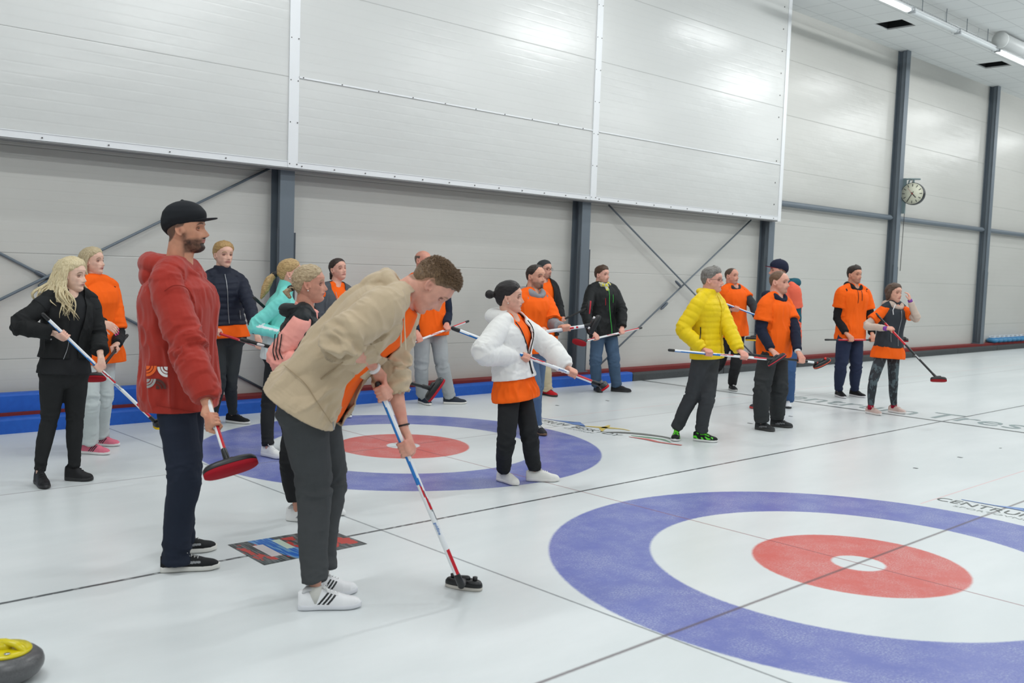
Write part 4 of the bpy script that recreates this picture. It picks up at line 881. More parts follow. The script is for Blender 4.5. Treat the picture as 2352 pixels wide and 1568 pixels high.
# ---------------- brooms ----------------
BLK=plain('broom_black',srgb(26,27,29),.35)
class Broom:
    def __init__(s,A,B,label,style,pad=(150,24,34),r=.0125,grp='curling brooms'):
        s.A=np.asarray(A,float); s.B=np.asarray(B,float); s.r=r; s.style=style; s.pad=pad
        s.e=empty('curling_broom',tuple(s.A),label,'broom'); s.ax=nrm(s.B-s.A); s.len=np.linalg.norm(s.B-s.A); print('BROOM %-60s len %.2f'%(label[:60],s.len)); s.shaft()
    def near(s,px):
        d=nrm(ray(*px)); w_=s.A-CAM; a=s.ax@s.ax; b=s.ax@d; c=1.; dd=s.ax@w_; e=d@w_; t=(b*e-c*dd)/(a*c-b*b); return s.A+s.ax*t
    def shaft(s):
        L=s.len; ax=s.ax; tc=nrm(-FH-ax*(-FH@ax)); sd=np.cross(ax,tc); n=20; N=90; th=np.arange(n)*2*PI/n; r=s.r
        ts=np.linspace(.0,L-.07,N); R=[s.A+ax*t+np.outer(np.cos(th),tc)*r+np.outer(np.sin(th),sd)*r for t in ts]
        up=math.copysign(1,sd[2]) if abs(sd[2])>.2 else 1
        mb=MB(); mb.loft(R,cap=True); mi=[]; K=dict(w=0,b=1,r=2,k=3,g=4)
        cr=lambda j:math.cos(th[j]+PI/n); sr=lambda j:math.sin(th[j]+PI/n)*up
        for i in range(N-1):
            u=(ts[i]+.006)/L
            for j in range(n):
                q=sr(j); c='w'; s_=s.style
                if s_=='white_blue':
                    if u<.035:c='k'
                    elif u<.47 and q<-.15+ (u-.1)*1.2: c='b'
                    elif u<.6 and abs(q-(u-.45)*5)<.28: c='r'
                    elif u<.66 and abs(q-(u-.40)*4.5)<.25: c='g' if u>.5 else 'b'
                    elif u>.80 and q>.15 and cr(j)>-.5: c='r'
                elif s_=='white_red':
                    if u<.04:c='k'
                    elif u<.4 and q>.1: c='r'
                    elif .45<u<.6 and abs(q-(u-.5)*8)<.3: c='r'
                    elif u>.78 and q>.2: c='r'
                elif s_=='white': 
                    c='w' if not(.72<u<.86 and abs(q)<.55 and (i//2)%3) else 'r'
                    if u<.03: c='k'
                elif s_=='red': c='r' if u>.05 else 'k'; c='w' if c=='r' and abs(q+.2)<.12 and .3<u<.7 else c
                elif s_=='red_black': c='k' if u<.15 or u>.5 else 'r'; c='w' if .2<u<.48 and q>.75 else c
                elif s_=='black_red': c='k' if (u<.38 or u>.62) else 'r'
                elif s_=='black': c='k'
                elif s_=='black_white': c='k' if u<.82 else 'w'
                mi.append(K[c])
        mb.m=mi+[3,3]
        mats=[plain('shaft_white',srgb(236,238,240),.25),plain('shaft_blue',srgb(30,120,200),.25),plain('shaft_red',srgb(200,30,44),.25),BLK,plain('shaft_grey',srgb(120,124,130),.25)]
        s.so=mb.obj('shaft',mats,s.e)
        MB().tube([s.A-ax*.012,s.A+ax*.035],[r*1.12,r*1.12],n=16).obj('end_cap',BLK,s.so)
        s.tc,s.sd,s.up=tc,sd*up,up
    def text(s,txt,u0,size,mat,flip=False,face=None):
        v,f=text_mesh(txt,1.,offset=.012); v=v-v.min(0); h=v[:,1].max(); v=v/h*size; L=s.len
        tc=s.tc if face is None else nrm(np.asarray(face)-s.ax*(np.asarray(face)@s.ax)); sd=np.cross(s.ax,tc)
        if (sd@UP<0): sd=-sd
        x=v[:,0]; y=v[:,1]-size/2; ax=s.ax; o=s.A+ax*(u0*L)
        if flip: x=-x
        sd2=sd
        if ax@RT<0: x=-x
        a=y/(s.r+.001); import bmesh; bm=bmesh.new(); vs=[bm.verts.new((x[i],y[i],0)) for i in range(len(x))]
        for q_ in f:
            try: bm.faces.new([vs[i] for i in q_])
            except Exception: pass
        for k_ in np.linspace(y.min(),y.max(),8)[1:-1]: bmesh.ops.bisect_plane(bm,geom=bm.verts[:]+bm.edges[:]+bm.faces[:],plane_co=(0,k_,0),plane_no=(0,1,0))
        bm.verts.index_update(); XY=np.array([v_.co[:] for v_ in bm.verts]); f=[[v_.index for v_ in q_.verts] for q_ in bm.faces]; bm.free(); x=XY[:,0]; a=XY[:,1]/(s.r+.001)
        P=o+np.outer(x,ax)+np.outer(np.cos(a),tc)*(s.r+.0008)+np.outer(np.sin(a),sd2)*(s.r+.0008)
        MB().add(P,f).obj('lettering',mat,s.so,smooth=False)
    def head(s,c,lng,nrm_,pad=None,housing=(28,29,31),L=.20,Wd=.072,knobs=None,knobcol=(28,29,31),red_rim=None,th=.020):
        """c centre of pad top, lng long axis, nrm_ direction the pad faces"""
        c=np.asarray(c); a=nrm(lng); n_=np.asarray(nrm_,float); n_=nrm(n_-a*(n_@a)); b=np.cross(n_,a); pad=pad or s.pad; N=40
        th_=np.arange(N)*2*PI/N; ex=np.sign(np.cos(th_))*np.abs(np.cos(th_))**.75*L/2; ey=np.sign(np.sin(th_))*np.abs(np.sin(th_))**.8*Wd/2
        def rg(sc,h): return c+np.outer(ex*sc,a)+np.outer(ey*sc,b)+n_*h
        MB().loft([rg(.80,-.030),rg(.90,-.026),rg(.985,-.014),rg(1.,-.004),rg(1.,.002)]).obj('broom_head',plain('broom_plastic',srgb(*housing),.4),s.e); hd_=s.e.children[-1] if s.e.children[-1].name.startswith('broom_head') else [c_ for c_ in s.e.children if c_.name.startswith('broom_head')][-1]
        MB().loft([rg(.97,.002),rg(1.,.006),rg(1.,th*.8),rg(.93,th)]).obj('brush_pad',fabric('pad'+str(pad),pad,.8,90,.3,.15,fold=.1),hd_)
        if red_rim: MB().loft([rg(1.03,-.004),rg(1.04,.001),rg(1.03,.006)]).obj('rim',plain('rim',srgb(*red_rim),.4),hd_)
        tip=s.A+s.ax*(s.len-.075)
        MB().tube([tip,s.A+s.ax*(s.len-.02),c-n_*.02],[s.r*1.18,s.r*1.3,.016],n=16).obj('socket',BLK,s.e)
        MB().tube([c-n_*.03-a*.02,c-n_*.034+a*.02],[.016,.016],n=14).obj('hinge',BLK,s.e)
        if knobs:
            for sg in (-1,1): MB().tube([c-n_*.026+a*sg*knobs,c-n_*.048+a*sg*knobs],[.012,.013],n=14,cap='flat').obj('knob',plain('knob',srgb(*knobcol),.35),hd_)
def bpts(pa,Da,pb,L,D,far=False,hint=None):
    """two ends of a shaft of length L: first end at known depth, second on its pixel ray"""
    A=at_depth(*pa,Da); d=ray(*pb); d=d/(d@FH); ts=np.arange(D-1.3,D+1.3,.002); P=CAM+np.outer(ts,d); e=np.abs(np.linalg.norm(P-A,axis=1)-L)
    m_=(ts>=Da) if far else (ts<=Da); e=np.where(m_,e,e+.15); e=e+.002*np.abs(ts-Da); return A,P[np.argmin(e)]
# ================= the people and their brooms =================
ORG=fabric('orange_tee',(252,102,20),.8,70,.3,.08,fold=.7)
def F(n,rgb,r=.85,sc=60,st=.4,fold=.6,vary=.12,sheen=0): return fabric(n,rgb,r,sc,st,vary,fold=fold,sheen=sheen)
BLACKC=F('black_cloth',(38,39,41),.8); JEANB=F('black_jeans',(62,64,67),.85,90,.5); NAVYC=F('navy_cloth',(34,40,58),.85)
SILV=plain('zip_silver',srgb(170,172,175),.3,.7); WH=plain('white_rubber',srgb(238,238,240),.5); BLKP=plain('black_trim',srgb(18,18,20),.5)
GOLDW=plain('logo_white',srgb(240,240,242),.4); GOLDB=plain('logo_blue',srgb(24,112,190),.4)
def wrist_band(p,sd,mat,w_=.011,r=.031,t=.12,name='wristband'):
    S,E,W=p.arms[sd]; a=nrm(W-E); c=W-a*(t*.1); L=nrm(np.cross(a,[0,0,1])); n=24; q=[c-a*w_,c+a*w_]
    MB().tube([q[0],c,q[1]],[r*p.k**.5]*3,n=24,cap='flat').obj(name,mat,p.e)
def zip_line(p,ts,lat,off,mat,r=.003,name='zip',H=None):
    out=[]; V=p.tors
    for t in np.linspace(ts[0],ts[1],18):
        c,l,f,u=p.tor(t); la=lat if not callable(lat) else lat(t); d=V-c; a=(d*l).sum(1)-la; b=(d*u).sum(1); z=(d*f).sum(1); w_=np.exp(-(a*a+b*b)/.0003)*(z>0)
        m_=(a*a+b*b<.0006)&(z>0)
        if m_.any(): out.append(c+l*la+f*(z[m_].max()+.0005))
    if len(out)<3: return
    out=np.array(out)
    for _ in range(2): out[1:-1]=(out[:-2]+out[2:]+2*out[1:-1])/4
    MB().tube(list(out),[r]*len(out),n=6).obj(name,mat,p.lo)
def stick(p,px,text_V=None): pass
def surf_at(V,px,near=True):
    """point of a cloth surface seen at a pixel"""
    d=nrm(ray(*px)); w_=V-CAM; t=w_@d; dist=np.linalg.norm(w_-t[:,None]*d,axis=1); m_=dist<max(.012,dist.min()*1.2); i=np.where(m_)[0][np.argmin(t[m_])]; return CAM+d*(t[i]-.004)
def patch(p,V,pxs,mat,name,rows=6):
    """thin printed patch lying on the cloth between four pixel corners (tl,tr,br,bl)"""
    tl,tr,br,bl=[np.array(q,float) for q in pxs]; mb=MB(); G=[]
    for i in range(rows+1):
        a=i/rows
        for j in range(rows+1):
            b=j/rows; q=(tl*(1-b)+tr*b)*(1-a)+(bl*(1-b)+br*b)*a; G.append(surf_at(V,q))
    n=rows+1; mb.add(G,[(i*n+j,i*n+j+1,(i+1)*n+j+1,(i+1)*n+j) for i in range(rows) for j in range(rows)]); return mb.obj(name,mat,p.lo)
def stroke(p,V,pxs,w_,mat,name,n=10):
    P=[surf_at(V,q) for q in catm(np.array([[a,b,0] for a,b in pxs],float),n)[:,:2]]; 
    P=np.array(P); 
    for _ in range(2): P[1:-1]=(P[:-2]+P[2:]+2*P[1:-1])/4
    MB().tube(list(P),[w_]*len(P),n=6).obj(name,mat,p.lo)
def std_feet(p,**k):
    p.shoe('R',**k); p.shoe('L',**k)
def cap_hat(p,col,visor=True,red_under=None):
    m_=F('cap_cloth'+str(col),col,.8,60,.3,.2)
    def mask(ta,z): return z-np.interp(ta,[0,60,100,180],[.034,.030,.016,-.034])
    def th(ta,z): return .017+.018*sst(z,.03,.105)
    mb=MB(); mb.loft([p.hl(r) for r in hair_ring(mask,th,p.fem)]); mb.ell(p.hl((-.012,0,.146)),[.008,.008,.004])
    V,F_2=remesh(mb,.004*p.vs,3); o=mkobj('cap',V,F_2,m_,p.e)
    mb=MB(); R=[]
    for i,a in enumerate(np.linspace(-1.15,1.15,17)):
        x0,y0=.080*math.cos(a)+.006,.078*math.sin(a); q=(1-(abs(a)/1.15)**2.2); x1=x0+.072*q*1.0; z=.046-.014*(abs(a)/1.15)**2
        R.append(np.array([p.hl(v) for v in ((x0-.012,y0*.97,z+.002),(x0*.5+x1*.5,y0,z+.009),(x1,y0*.98,z+.010),(x1,y0*.98,z+.005),(x0*.5+x1*.5,y0,z+.002),(x0-.012,y0*.97,z-.006))]))
    mb.loft(R); mb.obj('visor',m_,o)
    if red_under:
        mb=MB(); R=[np.array([r[3]-p.HM[2]*.0015,r[4]-p.HM[2]*.0015,r[5]-p.HM[2]*.0015,r[5]-p.HM[2]*.003,r[4]-p.HM[2]*.003,r[3]-p.HM[2]*.003]) for r in R]; mb.loft(R); mb.obj('visor_lining',plain('visor_red',srgb(*red_under),.7),o)
def glasses(p,mat=None,w_=.0013):
    mb=MB()
    for sg in (1,-1):
        c=V3(.094,sg*.032,.001); pts=[c+V3(-.004*abs(math.cos(t))*0-.006*(math.cos(t)*sg>0)*abs(math.cos(t)),.024*math.cos(t),.016*math.sin(t)) for t in np.linspace(0,2*PI,21)]
        mb.tube([p.hl(q) for q in pts],[w_*p.hs]*21,n=6); mb.tube([p.hl(q) for q in (V3(.088,sg*.056,.006),V3(.06,sg*.074,.006),V3(.0,sg*.0785,.006),V3(-.012,sg*.078,-.006))],[w_*p.hs]*4,n=6)
    mb.tube([p.hl(q) for q in (V3(.094,.009,.003),V3(.099,0,.005),V3(.094,-.009,.003))],[w_*p.hs]*3,n=6)
    mb.obj('glasses',mat or plain('frame_dark',srgb(50,50,54),.3,.5),p.e)
def earring(p,sd):
    MB().ell(p.hl(V3(.0,.080*(1 if sd=='L' else -1),-.040)),[.0045]*3).obj('earring',plain('pearl',srgb(240,238,232),.15),p.e)

# --- man in the rust hooded jacket with a black cap ---
p=Person([(432,1312),(440,1266)],0,1.92,'tall man in rust red hooded jacket and black cap holding a broom low',skin=(206,150,122))
p.spine(p.P(413,880),p.P(412,760),p.P(411,632)); A,B=bpts((404,690),p.D-.10,(524,1064),1.02,p.D)
b=Broom(A,B,'red and white broom with big red pad held by the man in rust','white_red')
hc=b.B+b.ax*.012; q0=at_depth(474,1094,(b.B-CAM)@FH-.05); q1=at_depth(583,1062,(b.B-CAM)@FH+.05); b.head((q0+q1)/2-UP*-.012,q1-q0,nrm(-FH*.62-V3(0,0,1)*.78),pad=(158,24,38),L=.262,Wd=.10,th=.026)
p.arm('R',(434,806),(479,936),grip=b.near((495,966))); p.arm('L',(412,800),(438,886),dw=.2)
p.leg('R',(424,1088),(368,1314),(505,1305)); p.leg('L',(424,1078),(380,1272),(498,1262)); p.headset((427,527),1,3)
p.head(beard=.95,must=1.0,bcol=(52,38,32),brow=(70,50,40),buzz=((74,56,46),.85),smile=-.1); p.hand('R',grip=b.near((495,966)),axis=b.ax); p.hand('L',dirn=V3(*p.f)*.6-V3(0,0,.8),pn=-p.l)
RUST=F('rust_fleece',(166,52,42),.9,45,.6,.8,.16,.2)
p.garment('hoodie',[RUST,F('lining_orange',(240,96,30),.85)],t0=-.22,t1=.98,ease=.056,sl={'R':1.98,'L':1.98},sr=(.062,.070,.066,.060,.050),se=.020,cuff=.016,hood=(.062,.040,.096,-.040,.045),amp=.016,vox=.0085,hem=-.01,seed=2,vfold=.3,extra=lambda mb,s:mb.ell(s.tor(1.)[0]-s.fs*.125-V3(0,0,.028),[.080,.130,.088],ax=np.stack([s.fs,s.ls,V3(0,0,1)]),n=20))
stroke(p,p.last[0],[(378,668),(400,655),(430,662),(447,695)],.0022,F('seam_rust',(140,42,34)),'shoulder_seam')
stroke(p,p.last[0],[(360,930),(400,938),(452,946)],.0022,F('seam_rust',(140,42,34)),'hem_seam')
V=p.last[0]
def fan(px,q0,q1,rad,mat,n=3):
    for r0,r1 in ((.0,.36),(.48,.66),(.74,1.)):
        mb=MB(); R=[]
        for i in range(9):
            a=q0+(q1-q0)*i/8; R.append([surf_at(V,(px[0]+rad*r*math.cos(a),px[1]+rad*r*math.sin(a))) for r in (r0,r1)])
        G=[x for q in R for x in q]; mb.add(G,[(2*i,2*i+1,2*i+3,2*i+2) for i in range(8)]); mb.obj('printed_fan',mat,p.lo)
fan((336,840),0,PI/2,24,plain('print_orange',srgb(235,104,40),.8)); fan((385,842),PI/2,PI,24,plain('print_white',srgb(232,232,230),.8)); fan((337,870),0,PI/2,21,plain('print_grey',srgb(160,160,158),.8)); fan((358,893),-PI/2,0,24,plain('print_dark',srgb(80,40,34),.8))
def ex(mb,s):
    c,l,f,u=s.tor(1.); mb.tube([c-u*.05,c+u*.008,c+u*.018],[.105,.085,.078],[.10,.08,.07],lat=l,n=24,cap='flat')
p.garment('t_shirt',ORG,t0=-.05,t1=1.0,ease=.006,fwd=.0,sl={'R':.3},amp=.003,extra=ex,vox=.009)
p.trousers(F('navy_jeans',(36,42,56),.85,90,.5),te=.012,ce=.020,end=1.08,amp=.008,rad=(.086,.080,.066,.056,.050,.050))
std_feet(p,up=(32,33,35),sole=(228,226,220),lace=(190,190,188),style='swoosh',accent=(150,152,155),res=2,st=.034)
cap_hat(p,(34,36,40)); p.finish()

# --- bending man in the beige hooded jacket ---
p=Person([(757,1402),(762,1366)],-6,1.88,'man in a beige hooded jacket bending forward over a broom in the foreground',skin=(216,160,140),wide=1.04)
p.spine(p.P(708,918),p.P(768,826),p.P(846,748),p.P(918,690)); A=at_depth(870,888,p.D-.03); B=floor_pt(1063,1352,.075)
b=Broom(A,B,'white and blue broom with its black head on the ice, held by the bending man','white_blue',r=.0142)
b.text('goldline',.66,.020,GOLDB); x0,x1=floor_pt(1024,1344),floor_pt(1108,1357); b.head(floor_pt(1065,1351)+V3(0,0,.022),x1-x0,V3(0,0,-1),pad=(205,200,192),L=.205,knobs=.062,th=.021)
p.arm('R',(786,786),(862,846),grip=b.near((874,902)),eb=-.1); p.arm('L',(896,850),(930,990),grip=b.near((925,1030)))
p.leg('R',(722,1122),(684,1400),(830,1394)); p.leg('L',(757,1104),(702,1366),(821,1360)); p.headset((990,654),8,-57,0,d=.0,sc=1.04)
p.head(brow=(150,110,80),eyes=(80,100,110),smile=.8,buzz=((132,100,74),.75),beard=.12,bcol=(150,95,70))
HM_=hairmat((140,112,84),(84,64,46)); p.hair('male',HM_,top=.014,side=.003,back=.006,amp=.0022,spikes=(4200,.0125,(.5,0,.25)),front=.010)
g=b.near((874,902)); p.hand('R',grip=g,axis=b.ax,r=.015); p.hand('L',grip=b.near((925,1030)),axis=b.ax,r=.015,nside=None)
BEI=F('beige_fleece',(194,174,146),.92,45,.6,.8,.12,.2)
def cutf(X): return (X['lat']<.055+.04*sst(-X['t'],-.5,.25))&(X['lat']>-.128-.01*sst(X['t'],.6,1.)+.05*sst(-X['t'],-.25,.1))&(X['fwd']>.02)&(X['arm']<0)
def ex(mb,s):
    c,l,f,u=s.tor(1.0)
    for q,r in ((.12,.05),): mb.tube([c-f*.115-u*.03+l*.07,c-f*.135+u*.01,c-f*.115-u*.03-l*.07],[.05,.062,.05],[.034,.05,.034],n=14)
p.garment('hoodie',BEI,t0=-.06,t1=.98,ease=.046,sl={'R':1.16,'L':1.45},sr=(.076,.072,.066,.056,.05),se=.020,hood=(.040,.036,.090,.0,.03),amp=.020,vox=.0075,cut=cutf,solid=.008,hem=.03,vfold=.35,seed=5,cuff=.004,extra=lambda mb,s:mb.ell(s.tor(1.)[0]-s.tor(1.)[2]*.135-s.tor(1.)[3]*.07,[.048,.12,.085],ax=np.stack([s.tor(1.)[2],s.tor(1.)[1],s.tor(1.)[3]]),n=20))
V=p.last[0]; dk=F('pocket_dark',(164,144,116))
stroke(p,V,[(738,870),(765,850),(787,832)],.0035,dk,'pocket_slit'); stroke(p,V,[(652,838),(700,880),(730,925),(762,972)],.0018,dk,'hem_seam')
MB().tube([p.P(765,968,-.16),p.P(767,985,-.16)],[.0035]*2,n=6).obj('zip_pull',SILV,p.e)
c,l,f,u=p.tor(.97)
for a_,b_ in (((924,690),(921,795)),((928,688),(932,802))): MB().tube([p.P(a_[0],a_[1],-.13),p.P((a_[0]+b_[0])/2-1,(a_[1]+b_[1])/2,-.15),p.P(*b_,-.15)],[.003,.003,.004],n=6).obj('drawstring',F('cord_beige',(206,190,164)),p.e)
p.garment('t_shirt',ORG,t0=-.03,t1=1.01,ease=.004,fwd=.034,hem=.0,sl={'R':.3,'L':.3},amp=.004,vox=.009)
p.trousers(F('charcoal_jeans',(70,72,74),.85,90,.5),te=.014,ce=.012,end=.91,amp=.009,rad=(.098,.088,.068,.058,.050,.050),pe=.012)
wrist_band(p,'R',WH,.010,.034,t=.25); wrist_band(p,'L',BLKP,.004,.030,t=.3,name='bracelet')
for sd in 'RL': p.shoe(sd,up=(236,236,238),sole=(222,223,228),lace=(240,240,240),stripes=(20,20,22),res=5,st=.030,hi=.088)
for sd in 'RL':
    H,K,A_,h,t=p.legs[sd]; MB().tube([A_-V3(0,0,.05),A_+V3(0,0,.03)],[.030,.032],n=20,cap='flat').obj('sock',F('sock_white',(208,206,200)),p.e)
p.finish()

# --- woman in the white fluffy jacket ---
p=Person([(1172,1112),(1244,1106)],-22,1.60,'woman with a dark hair bun in a white fluffy jacket over an orange top',fem=1,ash=-30,skin=(222,172,150),wide=1.2)
p.spine(p.P(1181,868),p.P(1174,738)); A,B=bpts((1044,755),p.D-.26,(1380,884),1.235,p.D,far=True)
b=Broom(A,B,'white and blue broom held across the waist by the woman in white','white_blue',r=.0145); b.text('goldline',.70,.020,GOLDB)
b.head(b.B+b.ax*.03,nrm(V3(*FH)*.9+b.ax*.1),nrm(b.ax*.75-UP*.65),pad=(190,30,40),L=.19,knobs=.055,knobcol=(90,90,92))
p.arm('R',(1108,812),(1190,818),grip=b.near((1207,820)),eb=-.2); p.arm('L',(1264,800),(1304,846),grip=b.near((1314,860)))
p.leg('R',(1163,1010),(1143,1103),(1201,1119)); p.leg('L',(1217,1000),(1208,1104),(1285,1105)); p.headset((1171,683),-8,0,sc=1.06)
p.head(brow=(50,36,32),smile=-.15,lip=(180,104,104)); DKH=hairmat((42,34,34),(14,12,13),(14,14,60))
def bun(mb): mb.ell(p.hl(V3(-.155,0,.018)),[.036,.034,.036]); mb.tube([p.hl(V3(-.09,0,.02)),p.hl(V3(-.14,0,.02))],[.03,.022],n=12)
p.hair('fem',DKH,top=.024,side=.012,back=.020,amp=.0018,extra=bun,freq=.8); earring(p,'R')
p.hand('R',grip=b.near((1207,820)),axis=b.ax,r=.0145); p.hand('L',grip=b.near((1314,860)),axis=b.ax,r=.0145)
WHF=F('white_fleece',(236,235,232),.95,30,.6,.8,.06,.3)
def cutf(X): return (np.abs(X['lat']-.0)<.012+.085*sst(X['t'],.40,.85))&(X['fwd']>.0)&(X['arm']<0)&(X['t']>.36)
p.garment('jacket',WHF,t0=.0,t1=.99,ease=.040,sl={'R':2.,'L':2.},sr=(.070,.080,.080,.074,.060),se=.020,cuff=.014,hood=(.066,.040,.090,-.02,.045),amp=.007,vox=.0085,cut=cutf,solid=.012,hem=-.008,vfold=1.2,seed=1)
for sg in (1,-1): zip_line(p,(.06,.97),lambda t,sg=sg: sg*(.004+(.010+.085*float(sst(t,.40,.85)))*(t>.36)),.03,BLKP,.0045)
def tri(X): return None
p.garment('t_shirt',ORG,t0=-.36,t1=1.0,ease=.010,hem=.040,sl={'R':.3,'L':.3},amp=.011,vox=.009,vfold=.2)
p.trousers(BLACKC,te=.006,ce=.012,end=.94,amp=.006,rad=(.094,.084,.068,.060,.052,.046)); std_feet(p,up=(236,235,230),sole=(232,230,226),lace=(244,242,236),hi=.08,res=2); p.finish()

# --- blonde woman in black ---
p=Person([(95,1120),(181,1106)],-38,1.63,'woman with long wavy platinum hair in a black jacket and black jeans',fem=1,skin=(228,190,170),wide=1.08)
p.spine(p.P(148,846),p.P(160,680)); A,B=bpts((102,725),p.D-.34,(360,972),1.15,p.D,far=True)
b=Broom(A,B,'white and blue broom with a yellow pad held by the blonde woman in black','white_blue',pad=(222,180,30)); b.text('goldline',.60,.020,GOLDB); b.head(b.B+b.ax*.02,nrm(RH*.5-FH*.85),nrm(b.ax*.2-UP),pad=(226,184,24),L=.18)
p.arm('R',(40,748),(128,766),grip=b.near((147,768))); p.arm('L',(226,770),(230,812),grip=b.near((226,842)))
p.leg('R',(114,960),(84,1108),(106,1124),ah=.09); p.leg('L',(172,960),(150,1102),(214,1104),ah=.09); p.headset((166,632),-8,-4,sc=1.03)
p.head(brow=(120,96,72),smile=.1); PLA=hairmat((240,226,190),(190,168,124))
def fall(y0,y1,z0,z1,xb):
    def f_(u,v,rng):
        sg=1 if v<.5 else -1; th=R_(60+120*u); x0=-.02-.075*(1-math.cos(th-PI/3))*.5; return [V3(.01+.02*rng.rand()-.10*u,sg*.02*(1+u),.112-.01*u),V3(.02-.11*u,sg*(.078+.014*rng.rand())*(1-.35*u),.05),V3(.005-.12*u+.01*rng.randn(),sg*(.098+.015*rng.rand())*(1-.3*u),-.05),V3(.05-.19*u+.02*rng.randn(),sg*(.125+.02*rng.randn())*(1-.2*u),-.15),V3(.105-.26*u+.025*rng.randn(),sg*(.12+.025*rng.randn()),-.21-.10*rng.rand())]
    return f_
p.hair('fem',PLA,top=.026,side=.016,back=.03,amp=.003)
v,f=p.strands(None,fall(0,0,0,0,0),150,.0125,PLA,wave=.018,wf=2.2,seed=3); v2,f2=p.strands(None,fall(0,0,0,0,0),110,.006,PLA,wave=.022,wf=2.8,seed=8); v,f=merge([(v,f),(v2,f2)]); mkobj('hair',v,f,PLA,p.e)
p.hand('R',grip=b.near((147,768)),axis=b.ax); p.hand('L',grip=b.near((226,842)),axis=b.ax)
def cutf(X): return (np.abs(X['lat'])<.03+.05*sst(X['t'],.3,1.))&(X['fwd']>0)&(X['arm']<0)
p.garment('jacket',F('black_jacket',(34,35,36),.75,50,.4,.8),t0=.15,t1=.98,ease=.026,sl={'R':1.97,'L':1.97},sr=(.058,.060,.056,.052,.046),se=.013,amp=.010,cut=cutf,solid=.006,collar=(.085,.09,.03,.0),seed=4,cuff=-.004)
V=p.last[0]
for q in ((118,737),(117,779)): 
    MB().ell(surf_at(V,q),[.006]*3).obj('button',SILV,p.lo)
stroke(p,V,[(160,772),(155,800),(146,824)],.0025,SILV,'zip')
p.garment('top',BLACKC,t0=-.06,t1=1.,ease=.008,sl={'R':.4,'L':.4},amp=.003)
p.trousers(F('black_denim',(40,41,42),.85,90,.5),te=.006,ce=.003,end=.98,amp=.005,rad=(.094,.084,.062,.058,.043,.040)); std_feet(p,up=(38,38,40),sole=(40,40,42),lace=(30,30,32),hi=.10); p.finish()

# --- blonde woman in the orange shirt ---
p=Person([(202,1040),(236,1024)],-25,1.71,'woman with long straight blonde hair in orange shirt, pale jeans and pink shoes',fem=1,skin=(228,184,164),wide=1.1)
p.spine(p.P(222,800),p.P(220,652)); A=at_depth(291,771,p.D+.12); B=at_depth(217,865,p.D-.80)
b=Broom(A,B,'black and white broom held by the blonde woman in orange','black_white',pad=(170,30,40)); b.head(b.B+b.ax*.02,FH*.4+RH,-UP*.6-FH*.5,L=.18)
p.arm('L',(272,770),(269,790),grip=b.near((265,803)),wd=.1); p.arm('R',(200,742),(240,741),dw=-.30)
p.leg('R',(205,920),(186,1041),(222,1043)); p.leg('L',(236,915),(209,1022),(262,1024)); p.headset((213,600),-10,2)
p.head(brow=(130,104,80),smile=.1); BLO=hairmat((222,206,172),(160,138,100))
def fall2(u,v,rng):
    sg=1 if v<.5 else -1; return [V3(.03-.08*u,sg*.01,.114),V3(.02-.11*u,sg*(.078+.01*rng.rand())*(1-.3*u),.05),V3(.0-.11*u,sg*(.088+.01*rng.rand())*(1-.3*u),-.05),V3(.015-.13*u,sg*(.09+.012*rng.rand())*(1-.25*u),-.15),V3(.03-.14*u+.01*rng.randn(),sg*.085,-.24-.03*rng.rand())]
p.hair('fem',BLO,top=.018,side=.012,back=.02,amp=.002); v,f=p.strands(None,fall2,130,.010,BLO,wave=.004,seed=5); mkobj('hair',v,f,BLO,p.e)
p.hand('L',grip=b.near((265,803)),axis=-b.ax); p.hand('R',dirn=RH*.75+V3(0,0,-.35)-FH*.2,pn=V3(0,0,.6)-FH*.8,curl=.35,spread=.05,nail=(255,60,150))
p.garment('shirt',BLACKC,t0=.3,t1=.88,ease=-.012,sl={'R':2.,'L':2.},amp=.004)
p.garment('t_shirt',ORG,t0=-.22,t1=1.,ease=.034,hem=.02,sl={'R':.9,'L':.9},sr=(.056,.070,.07,.06,.05),se=.016,amp=.009,vfold=.25)
p.trousers(F('pale_jeans',(196,204,204),.85,90,.5,.7,.2),te=.010,ce=.024,end=1.,amp=.009,rad=(.090,.080,.066,.064,.058,.056)); std_feet(p,up=(226,120,142),sole=(228,226,226),lace=(226,130,150),stripes=(60,50,60),res=3); p.finish()

# --- woman in the navy quilted jacket ---
p=Person([(545,975),(505,982)],-58,1.78,'woman with tied blonde hair in a navy quilted jacket over an orange shirt',fem=1,skin=(226,180,160),wide=1.12)
p.spine(p.P(519,768),p.P(511,634)); A=at_depth(470,755,p.D-.30); B=at_depth(738,840,p.D-.36)
b=Broom(A,B,'red broom held by the woman in the navy quilted jacket','red'); b.head(b.B,FH,-UP,L=.18)
p.arm('R',(464,712),(484,756),grip=b.near((498,764))); p.arm('L',(573,700),(589,764),grip=b.near((597,795)))
p.leg('R',(503,880),(492,975),(474,986)); p.leg('L',(530,882),(520,969),(574,974)); p.headset((514,585),-48,-2,sc=1.10); p.head(brow=(150,120,80),smile=-.1); HB_=hairmat((206,170,112),(140,104,62))
def tail(mb): mb.tube([p.hl(q) for q in (V3(-.10,0,-.02),V3(-.125,.0,-.05),V3(-.13,.01,-.085))],[.022,.022,.008],n=10)
p.hair('fem',HB_,top=.02,side=.012,back=.012,amp=.0025,extra=tail); p.hand('R',grip=b.near((498,764)),axis=b.ax); p.hand('L',grip=b.near((597,795)),axis=b.ax)
p.garment('jacket',F('navy_quilt',(38,42,56),.55,40,.3,.4),t0=.15,t1=.98,ease=.024,sl={'R':2.,'L':2.},sr=(.058,.060,.056,.050,.044),se=.012,collar=(.084,.080,.085,.006),quilt=(.062,.010),amp=.005); zip_line(p,(.18,1.),0,.0,SILV,.004)
